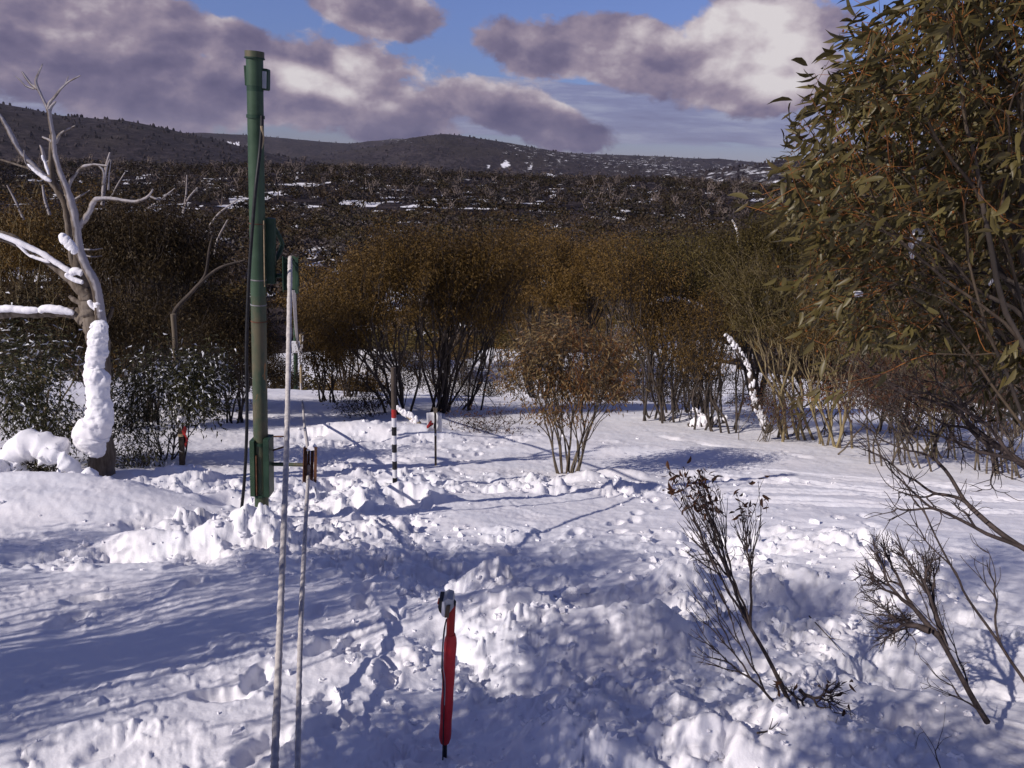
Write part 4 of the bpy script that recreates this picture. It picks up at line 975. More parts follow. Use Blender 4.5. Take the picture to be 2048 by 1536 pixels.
T_('thicket', 'low brown thicket beyond the crest right of the orange bush', 1230, 31, [(1240, 775, 160, 20, 1)], leaf='leaf_dark', ntips=90, nleaf=60, stems=14, seed=17, cat='thicket', rt=.006, sr=3)
T_('thicket', 'dark rounded thicket left of the rope line below the crest', 570, 31, [(560, 745, 45, 50, 1), (520, 720, 40, 50, .5)], leaf='leaf_dark', ntips=90, nleaf=60, stems=10, seed=18, cat='thicket', rt=.006, sr=1.2)
T_('shrub', 'sparse twiggy shrub on the snow at the foot of the striped pole trees', 740, 19.0, [(715, 800, 75, 38, 1)], leaf='leaf_dark', ntips=60, nleaf=14, stems=9, seed=19, cat='shrub', rt=.004, sr=.6)
T_('shrub', 'flat scraggly shrub casting thin shadows left of the orange bush', 985, 17.0, [(970, 838, 90, 20, 1)], leaf='leaf_dead', ntips=70, nleaf=6, stems=10, seed=20, cat='shrub', rt=.004, sr=.6)
# right grove
T_('snow_gum', 'dark stemmed snow gum just right of the low orange bush', 1310, 20.5, [(1260, 540, 100, 70, .7), (1330, 640, 80, 60, .5)], leaf='leaf_brown', ntips=170, nleaf=60, stems=9, seed=21, rt=.008, sr=.5)
T_('snow_gum', 'greener snow gum of the right grove with a white bent bough below its crown', 1370, 22.5, [(1380, 540, 110, 70, .9), (1300, 500, 80, 45, .4)], leaf='leaf_olive', ntips=190, nleaf=60, stems=9, seed=22, rt=.008, sr=.6)
T_('snow_gum', 'twiggy snow gum beside the fallen snowy log', 1440, 19.0, [(1400, 680, 90, 90, 1), (1460, 600, 70, 60, .6)], leaf='leaf_brown', ntips=190, nleaf=22, stems=10, seed=23, rt=.006, sr=.7, lsize=.07)
T_('snow_gum', 'pale stemmed snow gum right of the leaning snow covered trunk', 1590, 17.5, [(1560, 610, 100, 90, 1), (1490, 540, 80, 60, .5)], leaf='leaf_olive', bark='bark_cream', ntips=200, nleaf=34, stems=9, seed=24, rt=.0065, sr=.6, lsize=.075)
T_('snow_gum', 'cream barked snow gum with several thick stems near the hanging leaves', 1670, 16.5, [(1660, 640, 110, 90, 1)], leaf='leaf_brown', bark='bark_cream', ntips=190, nleaf=26, stems=9, seed=25, rt=.0065, sr=.5, lsize=.07)
T_('snow_gum', 'tall snow gum rising behind the right grove beside a thin dead stick', 1520, 25, [(1480, 500, 90, 60, 1), (1560, 480, 80, 60, .8), (1450, 580, 100, 60, .6)], leaf='leaf_olive', ntips=190, nleaf=60, stems=8, seed=26, rt=.008, lsize=.1)
T_('shrub', 'bare brown shrub with many thin stems right of the hanging leaves', 1790, 13.8, [(1760, 760, 120, 100, 1)], leaf='leaf_dead', bark='bark', ntips=230, nleaf=9, stems=12, seed=27, rt=.0045, cat='shrub', sr=.7)
T_('shrub', 'bare brown shrub in the shade at the right frame edge', 1990, 13.2, [(1960, 740, 130, 130, 1)], leaf='leaf_dead', bark='bark', ntips=240, nleaf=9, stems=12, seed=28, rt=.0045, cat='shrub', sr=.7)
T_('shrub', 'thin stemmed shrub with pale feet behind the drooping bare branches', 1870, 15.2, [(1870, 700, 110, 110, 1)], leaf='leaf_dead', bark='bark_cream', ntips=200, nleaf=10, stems=12, seed=29, rt=.005, cat='shrub', sr=.7)
T_('snow_gum', 'shaded snow gum hidden behind the big near gum at the right', 1800, 19.5, [(1780, 600, 150, 120, 1), (1900, 520, 150, 120, .8)], leaf='leaf_brown', bark='bark', ntips=220, nleaf=34, stems=10, seed=30, rt=.007, sr=.8)
T_('snow_gum', 'snow gum at the right frame edge behind the big near gum', 2010, 20.5, [(2030, 600, 160, 120, 1), (1990, 450, 150, 90, .7)], leaf='leaf_dark', bark='bark', ntips=200, nleaf=34, stems=10, seed=31, rt=.007, sr=.8)
T_('shrub', 'small dry shrub with brown leaves at the feet of the pale stems', 1520, 17.0, [(1560, 800, 70, 45, 1)], leaf='leaf_dead', bark='bark', ntips=90, nleaf=7, stems=9, seed=32, rt=.004, cat='shrub', sr=.4)
T_('thicket', 'dark thicket beyond the crest behind the fallen snowy log', 1420, 30, [(1450, 770, 190, 32, 1)], leaf='leaf_dark', ntips=130, nleaf=60, stems=14, seed=33, cat='thicket', rt=.006, sr=3)
T_('snow_gum', 'wide low snow gum closing the canopy between the centre and right groves', 1200, 27, [(1200, 520, 80, 58, 1), (1130, 590, 58, 50, .5)], leaf='leaf_brown', ntips=190, nleaf=60, stems=9, seed=70, rt=.008, lsize=.1, sr=.8)
T_('snow_gum', 'small snow gum leaning left over the snow at the left of the centre grove', 650, 23, [(650, 690, 60, 60, 1), (620, 620, 50, 50, .5)], leaf='leaf_brown', ntips=110, nleaf=50, stems=7, seed=71, rt=.007, sr=.5)
T_('snow_gum', 'brown snow gum with leafy flank between the two right grove trees', 1400, 24, [(1400, 610, 110, 60, 1), (1320, 560, 90, 60, .6)], leaf='leaf_brown', ntips=170, nleaf=55, stems=8, seed=72, rt=.007, sr=.8)
T_('snow_gum', 'brown snow gum far down the slope seen through the centre grove', 1180, 64, [(1150, 610, 90, 45, 1), (1060, 650, 60, 40, .4)], leaf='leaf_brown', ntips=120, nleaf=60, stems=9, seed=50, rt=.012, lsize=.16, clsz=.35, sr=1)
T_('snow_gum', 'dark snow gum far down the slope between the orange bush and the right grove', 1320, 66, [(1310, 610, 80, 40, 1)], leaf='leaf_dark', ntips=110, nleaf=60, stems=8, seed=51, rt=.012, lsize=.16, clsz=.35, sr=1)
T_('shrub', 'tangled brown undergrowth at the feet of the centre grove left of the notice', 780, 21.5, [(760, 740, 110, 55, 1)], leaf='leaf_brown', ntips=150, nleaf=16, stems=12, seed=52, cat='shrub', rt=.0045, sr=1.0)
T_('shrub', 'tangled dark undergrowth between the stems behind the notice', 930, 23.5, [(890, 720, 110, 45, 1)], leaf='leaf_dark', ntips=120, nleaf=12, stems=12, seed=53, cat='shrub', rt=.0045, sr=1.2)
T_('shrub', 'tangled undergrowth in the right grove left of the leaning snowy trunk', 1380, 20.5, [(1370, 730, 100, 70, 1)], leaf='leaf_dark', ntips=170, nleaf=18, stems=12, seed=54, cat='shrub', rt=.0045, sr=1.0)
T_('shrub', 'tangled undergrowth among the pale stems right of the leaning snowy trunk', 1640, 18.8, [(1640, 730, 110, 75, 1)], leaf='leaf_brown', ntips=190, nleaf=16, stems=12, seed=55, cat='shrub', rt=.0045, sr=1.0)
T_('shrub', 'dense brown twiggy undergrowth behind the right edge shrubs', 1850, 17.5, [(1840, 760, 150, 90, 1)], leaf='leaf_dead', ntips=230, nleaf=20, stems=14, seed=56, cat='shrub', rt=.0045, sr=1.2)
T_('snow_gum', 'shaded brown snow gum deep in the left woods between the dead tree and the pole', 250, 15.5, [(250, 640, 120, 70, 1)], leaf='leaf_dark', ntips=130, nleaf=60, stems=8, seed=57, rt=.006)
T_('snow_gum', 'dark snow gum low behind the pole and the black hose', 440, 20.5, [(450, 740, 90, 50, 1)], leaf='leaf_dark', ntips=110, nleaf=60, stems=8, seed=58, rt=.006)
# low bush with orange twigs, alone on the open snow
t_bush, segs_b, tips_b = T_('snow_gum_bush', 'low rounded bush with orange twigs and olive leaves alone on the open snow', 1135, 11.8, [(1065, 715, 66, 80, .5), (1185, 755, 100, 90, .6, -.1), (1120, 655, 75, 40, .35, .1), (1225, 690, 50, 50, .2), (1255, 770, 40, 50, .12), (1015, 755, 40, 45, .12), (1120, 820, 75, 35, .2, -.2), (1130, 760, 50, 60, .3)], leaf='leaf_bush', bark='bark', ntips=250, nleaf=11, lsize=.085, stems=12, rt=.0028, seed=42, cat='bush', droop=.4, sr=.10, clsz=.10, tri=False)
a = Acc(); rng = np.random.default_rng(8)
sel = [s for s in segs_b if s[1][-1] < .003 and rng.random() < .7 and s[0][-1][0] > t_bush.location[0]-.1]
tubes(a, np.array([s[0] for s in sel]), np.array([s[1] for s in sel])*1.9, 3, cap=False); a.build('orange_twigs', M['twig_orange'], t_bush, t_bush.location, kind='stuff')
# snow-plastered leaning trunk in the right grove
def snowtrunk(name, label, pts, Y, cat='trunk', snow_off=-.05, mat='bark_dark'):
    P3 = np.array([at(p[0], p[1], Y) for p in pts]); b = P3[0].copy(); k = np.linalg.norm(P3[0]-CP)/FPX
    t = thing(name, label, cat, tuple(b)); n = len(pts)*8; c = smooth_poly(P3-b, n); r = np.interp(np.linspace(0, 1, n), np.linspace(0, 1, len(pts)), [p[2]*k for p in pts])
    a = Acc(); tubes(a, c, r, 10); a.build('wood', M[mat], t, smooth=True)
    rng = np.random.default_rng(len(label)); a = Acc(); idx = [i for i in range(2, n-1) if rng.random() < .62]
    blobs_mesh(a, c[idx]+np.array([-.25, -.35, .45])*r[idx][:, None]+rng.normal(0, .12, (len(idx), 3))*r[idx][:, None], [(q*(.75+.3*rng.random()), q*.7, q*(1.0+.4*rng.random())) for q in r[idx]], rng, .25, (12, 8)); a.build('snow_crust', M['snow'], t, smooth=True)
    return t
snowtrunk('leaning_trunk', 'dark leaning trunk plastered with snow in the right grove', [(1537, 862, 10), (1522, 830, 7.5), (1510, 800, 7), (1503, 765, 6.5), (1500, 740, 4.5), (1485, 715, 5), (1468, 690, 4.5), (1450, 668, 3)], 17.6)
snowtrunk('fallen_log', 'short fallen log heaped with snow lying on the open snow before the right grove', [(1376, 852, 5), (1400, 846, 8), (1425, 842, 9), (1452, 840, 6)], 19.5, 'log')
snowtrunk('broken_stump', 'broken dark stub sticking up from the fallen snowy log', [(1410, 840, 5), (1398, 828, 4.5), (1386, 817, 3.5)], 19.6, 'stump')
snowtrunk('bent_bough', 'white snow topped bough arching below the greener crown of the right grove', [(1410, 625, 6), (1385, 608, 5), (1350, 600, 5), (1320, 603, 3.5), (1290, 612, 2)], 21.5, 'bough')
snowtrunk('fallen_branch', 'pale snow topped branch leaning at the feet of the centre grove behind the striped pole', [(838, 850, 7), (825, 836, 7), (808, 826, 5), (795, 815, 4)], 17.5, 'branch', mat='tan')
_s0 = at(358, 842, 12.6); t = thing('thin_dead_stem', 'slender rusty brown dead stem standing behind the marker stake', 'stem', tuple(_s0)); _k = 12.8/FPX
tube('wood', [at(*q_, 12.6)-_s0 for q_ in [(359, 860), (356, 800), (352, 740), (350, 680), (346, 628)]], [6*_k, 5.5*_k, 5.5*_k, 5*_k, 5*_k], 'bark', t, 10, 30)
tube('limb', [at(*q_, 12.7)-_s0 for q_ in [(347, 640), (352, 618), (380, 588), (405, 562), (440, 535), (490, 520)]], [5*_k, 4.5*_k, 4*_k, 3.5*_k, 2.5*_k, 1.5*_k], 'bark_dark', t, 8, 30)
tube('limb', [at(*q_, 12.7)-_s0 for q_ in [(400, 566), (412, 545), (418, 500), (425, 470)]], [3*_k, 3*_k, 2*_k, 1*_k], 'bark_dark', t, 8, 20)
wp_ = at(1243, 790, 26); t = thing('white_marker', 'small white marker post on the crest right of the orange bush', 'post', tuple(wp_)); plate('board', [at(1240, 758, 26)-wp_, at(1245, 757, 26)-wp_, at(1245, 790, 26)-wp_, at(1241, 790, 26)-wp_], .1, 'white', t)
snowtrunk('dead_stick', 'thin pale dead stick rising above the crowns of the right grove', [(1484, 520, 3), (1478, 490, 3), (1474, 460, 2.4), (1464, 440, 1.2)], 27, 'stick', mat='tan')
# pale dead limbs rising behind the left trees
for k, (pts, Y) in enumerate([([(205, 410, 3.5), (208, 370, 3.5), (212, 335, 2.5), (220, 305, 1.5)], 18), ([(222, 395, 1.5), (235, 370, 1.5), (250, 345, 1)], 18), ([(290, 420, 2), (315, 405, 2), (340, 385, 1.5)], 19), ([(365, 435, 2.5), (375, 400, 2), (395, 375, 1.2)], 20), ([(420, 450, 1.8), (440, 425, 1.8), (475, 400, 1)], 20), ([(365, 430, 2), (372, 390, 1.6), (374, 350, 1.2)], 20), ([(100, 430, 3), (90, 400, 2.5), (85, 370, 1.5)], 17), ([(48, 440, 2.5), (30, 400, 2), (14, 370, 1.3)], 17), ([(428, 520, 2.5), (435, 480, 2.2), (455, 440, 1.4)], 19)]):
    P3 = np.array([at(p[0], p[1], Y) for p in pts]); kk = Y*1.05/FPX
    o = tube('dead_limb', P3, [p[2]*kk for p in pts], 'greywood', None, 6, 20, origin=P3[0]); o.location = P3[0]
    o['label'] = 'thin pale dead limb poking above the dark crowns on the left'; o['category'] = 'limb'; o['group'] = 'dead limbs above the left crowns'

# ---------------------------------------------------------------- big near gum at the right
def in_poly(x, y, poly):
    ins = False; j = len(poly)-1
    for i in range(len(poly)):
        xi, yi = poly[i]; xj, yj = poly[j]
        if (yi > y) != (yj > y) and x < (xj-xi)*(y-yi)/(yj-yi)+xi: ins = not ins
        j = i
    return ins
OUT = [(1800, -260), (1830, 0), (1740, 55), (1690, 130), (1640, 200), (1615, 280), (1585, 330), (1565, 400), (1570, 440), (1600, 480), (1640, 560), (1600, 590), (1620, 640), (1690, 690), (1760, 700), (1830, 700), (1930, 790), (2080, 840), (2500, 800), (2500, -260)]
rng = np.random.default_rng(77)
nb_ = np.array([3.35, 3.1, gz(3.35, 3.1)])
ng = thing('big_snow_gum', 'large near snow gum with long drooping olive leaves and orange twigs filling the upper right', 'tree', tuple(nb_))
tips = []
while len(tips) < 1040:
    x = 1560+940*rng.random(); y = -260+980*rng.random()
    if in_poly(x, y, OUT):
        Y = 2.75+1.5*rng.random()+(.25 if y > 450 else 0)
        if y > 470 and rng.random() < .55: continue
        tips.append(at(x, y, Y))
edge_px = [(1700, 125), (1680, 150), (1645, 185), (1620, 190), (1605, 235), (1585, 265), (1575, 330), (1520, 420), (1545, 400), (1735, 45), (1760, 30), (1800, 25), (1560, 570), (1600, 620), (1650, 690), (1640, 780), (1665, 640), (1710, 680), (1690, 600), (1750, 640), (1620, 560), (1660, 590), (1640, 800)]
for x, y in edge_px: tips.append(at(x, y, 2.9+.3*rng.random()))
tips = np.array(tips)
segs = []
order = np.argsort(tips[:, 0]*1.0-tips[:, 2]*.8+rng.normal(0, .15, len(tips)))
for g in np.array_split(order, 9):
    s0 = nb_+np.array([rng.normal(0, .15), rng.normal(0, .15), -.2]); m = tips[g].mean(0)-s0; sdv = m/np.linalg.norm(m)+np.array([.15, 0, .4])
    fan(s0, tips[g], .0017, rng, sdv/np.linalg.norm(sdv), .40, 5, .52, .12, out=segs)
for s in segs:
    pass
a = Acc(); big = [s for s in segs if s[1][0] > .0075]; sm = [s for s in segs if s[1][0] <= .0075]
for s in big:
    a_ = Acc(); tubes(a_, s[0], s[1], 8); 
    if len(sm): pass
    a.add(np.concatenate(a_.V), a_.F4[0])
a.build('trunk', M['bark_dark'], ng, nb_, smooth=True)
a = Acc(); mid = [s for s in sm if s[1][0] > .0030]; thin = [s for s in sm if s[1][0] <= .0030]
tubes(a, np.array([s[0] for s in mid]), np.array([s[1] for s in mid]), 5, cap=False); a.build('branches', M['twig'], ng, nb_, smooth=True)
a = Acc(); tubes(a, np.array([s[0] for s in thin]), np.array([s[1] for s in thin]), 4, cap=False); a.build('orange_twigs', M['twig_orange'], ng, nb_)
# leaves: sprays hang from every twig end
LPx, LD, LLn = [], [], []
wind = np.array([-.55, .0, -.25])
a_tw = Acc()
for s in thin:
    if s[1][-1] > .0012: continue
    end = s[0][-1]; dirn = s[0][-1]-s[0][-2]; dirn /= np.linalg.norm(dirn)
    k = rng.integers(9, 16)
    for q in range(k):
        u = rng.random(); p = s[0][-1]*(u)+s[0][2]*(1-u) if rng.random() < .4 else end+rng.normal(0, .055, 3)
        d = rng.normal(0, .55, 3)+wind+np.array([0, 0, -.45])+dirn*.35
        LPx.append(p); LD.append(d/np.linalg.norm(d)); LLn.append(.045+.048*rng.random())
        if q < 4:
            tubes(a_tw, np.linspace(end, p, 3), np.array([.0012, .001, .0008]), 3, cap=False)
a_tw.build('leaf_stalks', M['twig_orange'], ng, nb_)
LPx, LD, LLn = map(np.array, (LPx, LD, LLn))
# the 280 leaves nearest the lens are objects of their own, the rest one mass
vis = []
for i, p in enumerate(LPx):
    q = p-CP; z = q@fw; x = 1024+FPX*(q@cr)/z; y = 768-FPX*(q@cu)/z
    vis.append(0 < x < 2048 and 0 < y < 1536)
vis = np.array(vis); dist = np.where(vis, np.linalg.norm(LPx-CP, axis=1)/LLn, 1e9)
near = np.argsort(dist)[:280]; rest = np.setdiff1d(np.arange(len(LPx)), near)
lpm = mesh_np('leaf', LV, LF, [M['leaf_near']], smooth=True)
for i in near:
    o = bpy.data.objects.new('leaf', lpm); COL.objects.link(o); o.parent = ng
    R3 = rot_to(LD[i], rng)*LLn[i]
    m4 = Matrix([[*R3[0], LPx[i][0]-nb_[0]], [*R3[1], LPx[i][1]-nb_[1]], [*R3[2], LPx[i][2]-nb_[2]], [0, 0, 0, 1]]); o.matrix_basis = m4
rg2 = np.random.default_rng(5); ip = []
while len(ip) < 17000:
    x = 1600+900*rg2.random(); y = -260+1100*rg2.random()
    if (in_poly(x-35, y, OUT) and in_poly(x-20, y+30 if y < 600 else y, OUT)) or (y > 600 and x > 1900-(840-y)*.6 and rg2.random() < .35): ip.append(at(x, y, 3.9+1.6*rg2.random()))
a = Acc(); ip = np.array(ip); leaves_simple(a, ip, leaf_dirs(len(ip), rg2, .6), .08+.03*rg2.random(len(ip)), .022, rg2); a.build('inner_foliage', M['leaf_near'], ng, nb_, kind='stuff')
a = Acc(); leaves_shaped(a, LPx[rest], LD[rest], LLn[rest], rng)
a.build('crown', M['leaf_near'], ng, nb_, smooth=True, kind='stuff')
# little clumps of seed cases deep in the crown
a = Acc(); n = 500; ii = rng.integers(0, len(LPx), n); blobs_mesh(a, LPx[ii]+rng.normal(0, .05, (n, 3))+np.array([.05, .15, 0]), [(.005, .005, .006)]*n, rng, .1, (5, 4)); a.build('seed_cases', M['twig_orange'], ng, nb_, kind='stuff')
for q_, r_ in zip([at(1835, 470, 3.35), at(1826, 492, 3.35), at(1716, 588, 3.4), at(1985, 545, 3.5)], [(.03, .03, .032), (.018, .02, .05), (.02, .02, .015), (.015, .02, .06)]):
    a = Acc(); blobs_mesh(a, [q_], [r_], rng, .2, (12, 8)); a.build('snow_lump', M['snow'], ng, nb_, smooth=True)

# ---------------------------------------------------------------- bare shrubs in the foreground
def bare(name, label, base_list, tip_groups, rt, mat='twig_dark', seed=0, side=0, cat='shrub', frac=.4, pw=.5, stemname='stem', sidelen=.10, taper=()):
    """base_list: [(px,py,Y)], tip_groups: list of tip lists [(px,py,Y)] one per base"""
    rng = np.random.default_rng(seed); b0 = at(*base_list[0]); t = thing(name, label, cat, tuple(b0)); ends = []
    for bi, (b, tg) in enumerate(zip(base_list, tip_groups)):
        if not tg: continue
        s0 = at(*b); tp = np.array([at(*q) for q in tg]); segs = []
        m = tp.mean(0)-s0; fan(s0, tp, rt, rng, m/np.linalg.norm(m), frac, 7, pw, .13, out=segs)
        if bi < len(taper): segs = [(segs[0][0], np.linspace(*taper[bi], 7), 0)]
        extra = []
        for s in segs:
            for _ in range(side):
                if rng.random() < .5:
                    i = rng.integers(1, 6); p = s[0][i]; d = (s[0][i]-s[0][i-1]); d /= np.linalg.norm(d); d = d+rng.normal(0, .5, 3); d /= np.linalg.norm(d)
                    l = sidelen*(.4+rng.random()); q = p+d*l+np.array([0, 0, .15*l]); mid = (p+q)/2+rng.normal(0, .1*l, 3)
                    extra.append((smooth_poly([p, mid, q], 7), np.linspace(max(rt*.8, .0012), rt*.4, 7), 9))
        a = Acc(); tubes(a, np.array([s[0] for s in segs+extra]), np.array([s[1] for s in segs+extra]), 6, cap=False)
        a.build(stemname, M[mat], t, b0, smooth=True)
        ends += [s for s in segs if s[1][-1] < rt*.7]
    return t, b0, ends
def rnd_tips(boxes, n, rng):
    o = []
    for _ in range(n):
        x0, y0, x1, y1, Y0, Y1 = boxes[rng.integers(len(boxes))]; o.append((x0+(x1-x0)*rng.random(), y0+(y1-y0)*rng.random(), Y0+(Y1-Y0)*rng.random()))
    return o
rng = np.random.default_rng(21)
def split_by(tp, hubs):
    out = [[] for _ in hubs]
    for q_ in tp:
        d = [abs((q_[0]-h[0])-(h[3] if len(h) > 3 else 0)) for h in hubs]; out[int(np.argmin(d))].append(q_)
    return out
tA = rnd_tips([(1335, 935, 1400, 1010, 3.6, 3.9), (1390, 940, 1440, 1040, 3.6, 3.95), (1450, 960, 1530, 1050, 3.6, 4.0), (1365, 1040, 1420, 1120, 3.5, 3.8)], 96, rng)
gA = [[t_ for t_ in tA if t_[0] < 1375], [t_ for t_ in tA if 1375 <= t_[0] < 1415], [t_ for t_ in tA if 1415 <= t_[0] < 1465], [t_ for t_ in tA if t_[0] >= 1465]]
tB = rnd_tips([(1370, 1130, 1400, 1230, 3.35, 3.5), (1375, 1250, 1400, 1330, 3.2, 3.35), (1385, 1060, 1420, 1130, 3.3, 3.5)], 24, rng)
tC = rnd_tips([(1620, 1420, 1720, 1460, 3.1, 3.3), (1640, 1360, 1700, 1420, 3.2, 3.4), (1590, 1470, 1700, 1500, 3.0, 3.1), (1540, 1340, 1600, 1400, 3.2, 3.4)], 60, rng)
t1, b01, ends1 = bare('bare_shrub', 'slender leaning shrub with dead brown leaves at its tips in the right foreground', [(1592, 1432, 3.28), (1500, 1255, 3.42), (1501, 1257, 3.42), (1502, 1256, 3.42), (1501, 1253, 3.42), (1580, 1442, 3.22), (1600, 1380, 3.35)], [[(1500, 1255, 3.42)]]+gA+[tB, tC], .0024, seed=4, side=3, pw=.36, frac=.22, sidelen=.05, taper=[(.0125, .0085)])
# its leaves
LP2 = []; 
for e in ends1:
    q = e[0][-1]-CP; z = q@fw; x = 1024+FPX*(q@cr)/z; y = 768-FPX*(q@cu)/z
    if y < 1030 and (x < 1440 or x > 1470): LP2 += [(e[0][-1]+rng.normal(0, .02, 3)) for _ in range(rng.integers(2, 6))]
    elif y > 1350 and rng.random() < .6: LP2 += [e[0][-1]+rng.normal(0, .012, 3) for _ in range(2)]
lpm2 = mesh_np('dead_leaf', LV*np.array([1.3, 1, 1]), LF, [M['leaf_dead']], smooth=True)
for p in LP2[:290]:
    d = rng.normal(0, 1, 3)+np.array([.1, 0, -.3]); d /= np.linalg.norm(d); l = .034+.022*rng.random()
    R3 = rot_to(d, rng)*l; o = bpy.data.objects.new('leaf', lpm2); COL.objects.link(o); o.parent = t1
    o.matrix_basis = Matrix([[*R3[0], p[0]-b01[0]], [*R3[1], p[1]-b01[1]], [*R3[2], p[2]-b01[2]], [0, 0, 0, 1]])
rng = np.random.default_rng(22)
tA = rnd_tips([(1720, 1065, 1800, 1110, 3.6, 3.9), (1790, 1090, 1860, 1150, 3.6, 3.9), (1700, 1120, 1760, 1200, 3.4, 3.7), (1850, 1100, 1880, 1180, 3.6, 3.8), (1740, 1060, 1900, 1120, 3.7, 4.0)], 130, rng)
tB = rnd_tips([(1715, 1180, 1790, 1270, 3.3, 3.6), (1740, 1270, 1800, 1300, 3.2, 3.4), (1760, 1220, 1830, 1260, 3.3, 3.5), (1725, 1230, 1850, 1300, 3.2, 3.5)], 80, rng)
tC = [(1845, 1315, 3.2), (1850, 1325, 3.2), (1860, 1375, 3.1), (1840, 1365, 3.1), (1880, 1340, 3.15)]
gB = [[t_ for t_ in tA if t_[0] < 1775], [t_ for t_ in tA if t_[0] >= 1775]]
bare('bare_shrub', 'leafless wind swept shrub with dense fine twigs at the lower right', [(1975, 1445, 3.12), (1945, 1395, 3.14), (1880, 1275, 3.25), (1890, 1290, 3.25), (1860, 1262, 3.24), (1968, 1430, 3.1), (1900, 1300, 3.2)], [[(1875, 1270, 3.25)], [(1910, 1300, 3.4), (1850, 1190, 3.6), (1920, 1330, 3.3), (1870, 1160, 3.6), (1885, 1210, 3.5)]]+gB+[tB, tC, [(1800, 1090, 3.6), (1760, 1150, 3.5), (1815, 1140, 3.6)]], .0023, seed=5, side=3, pw=.46, frac=.28, sidelen=.06, taper=[(.0145, .010)])
rng = np.random.default_rng(23)
tA = rnd_tips([(1690, 840, 1760, 930, 3.5, 3.9), (1760, 900, 1850, 1010, 3.4, 3.8), (1800, 760, 1950, 900, 3.5, 4), (1730, 930, 1800, 1060, 3.3, 3.6), (1870, 980, 1960, 1080, 3.2, 3.5)], 46, rng)
tB = rnd_tips([(1780, 980, 1850, 1080, 3.3, 3.6), (1900, 1060, 1960, 1110, 3.2, 3.4), (1700, 820, 1800, 880, 3.6, 3.9), (1960, 1080, 1980, 1140, 3.2, 3.3)], 12, rng)
tC = rnd_tips([(1850, 700, 2040, 900, 3.4, 3.9), (1700, 700, 1850, 830, 3.5, 4), (1850, 850, 2040, 1000, 3.3, 3.8)], 95, rng)
bare('bare_shrub', 'dark bare branches sweeping in from the right frame edge over the open snow', [(2230, 1240, 3.0), (2150, 1520, 2.9), (2300, 1100, 3.2)], [tA, tB, tC], .0025, seed=6, side=2, pw=.50, frac=.45)
rng = np.random.default_rng(24)
bare('twig', 'two bare twigs sprouting from shaded snow at the bottom right edge', [(1885, 1560, 2.75)], [[(1835, 1445, 2.85), (1862, 1500, 2.8), (1885, 1462, 2.85), (1880, 1500, 2.8)]], .0016, seed=7, side=1, cat='twig')
for k, (lab, pts) in enumerate([('small forked dead twig lying on the snow below the brown leaved shrub', [(1510, 1497, 3.0), (1535, 1482, 3.05), (1552, 1468, 3.1)]), ('short dead twig lying on lumpy snow beside the padded post hollow', [(1620, 1222, 3.9), (1660, 1270, 3.75), (1690, 1310, 3.62)]), ('thin sprig poking from the open snow below the hanging leaves', [(1682, 885, 14.2), (1690, 868, 14.2), (1697, 872, 14.2)])]):
    b = gnd(*pts[0][:2]); t = thing('twig', lab, 'twig', (b[0], b[1], gz(b[0], b[1]))); P3 = []
    for px, py, Y in pts:
        g = gnd(px, py); P3.append(np.array([g[0], g[1], gz(g[0], g[1])+.012+.03*(k == 2)*len(P3)]))
    P3 = np.array(P3); o = np.array(t.location); rk = .0035 if k < 2 else .006
    tube('main_twig', P3-o, [rk*1.5, rk, rk*.5], 'twig_dark', t, 6, 14); m = P3[1]
    tube('side_twig', [m-o, m-o+np.array([.06, -.05, .02])*(1 if k < 2 else 3)], [rk*.8, rk*.4], 'twig_dark', t, 5, 6)
    tube('side_twig', [m-o, m-o+np.array([.03, .05, .03])*(1 if k < 2 else 3)], [rk*.8, rk*.4], 'twig_dark', t, 5, 6)

# ---------------------------------------------------------------- trees out of frame, left and behind, whose shadows fall across the snow
def px_of(q):
    q = q-CP; z = q@fw; return (1024+FPX*(q@cr)/z, 768-FPX*(q@cu)/z, z)
def shade(px, py, h, rad):
    """where a crown must hang for its shadow to fall on this ground; raised until it is outside the picture"""
    g = gnd(px, py)
    while True:
        p = g+SUNV*(h/SUNV[2]); x, y, z = px_of(p); m = 1.35*rad*FPX/max(z, .2)+60
        if z < -rad*1.4 or (z > 0.2 and (x < -m or y < -m)): return p
        h += .2
        if h > 14: return p
def shade_tree(label, clumps, base, seed, ntips=160, nleaf=26, ls=.09, bark='bark'):
    cr_ = [(shade(px, py, h, rx), (rx, rx*.8, rz), sh_) for px, py, h, rx, rz, sh_ in clumps]
    t, segs, tips = gum('snow_gum', label, (base[0], base[1], gz(*base)), cr_, leaf='leaf_olive', bark=bark, ntips=ntips, nleaf=nleaf, lsize=ls, stems=7, rt=.006, seed=seed)
    bad = 0
    for s in segs:
        for q in s[0]:
            x, y, z = px_of(q); bad += (z > .1 and -5 < x < 2053 and -5 < y < 1541)
    print('SHADE', label[:30], 'points in view', bad, [tuple(np.round(c[0], 1)) for c in cr_])
shade_tree('leafy snow gum standing left of the viewpoint outside the picture', [(120, 1300, 2.6, .55, .30, .5), (420, 1270, 2.9, .5, .28, .5), (650, 1200, 3.1, .45, .25, .4), (60, 1420, 2.3, .4, .3, .3), (330, 1180, 3.2, .35, .1, .08)], (-6.0, 0.2), 61, 120, 9)
shade_tree('tall snow gum left of the viewpoint outside the picture', [(720, 1110, 3.6, .6, .30, .5), (950, 1120, 3.9, .6, .30, .5), (1180, 1110, 4.2, .55, .25, .4), (1300, 1170, 4.3, .4, .25, .3)], (-6.2, -1.0), 62, 170, 15)
shade_tree('leaning snow gum close behind the viewpoint outside the picture', [(1000, 1430, 2.6, .55, .25, .5), (1250, 1400, 2.7, .5, .25, .4), (760, 1500, 2.4, .40, .2, .4), (1250, 1280, 3.0, .45, .2, .3)], (-4.0, -2.4), 63, 140, 16)
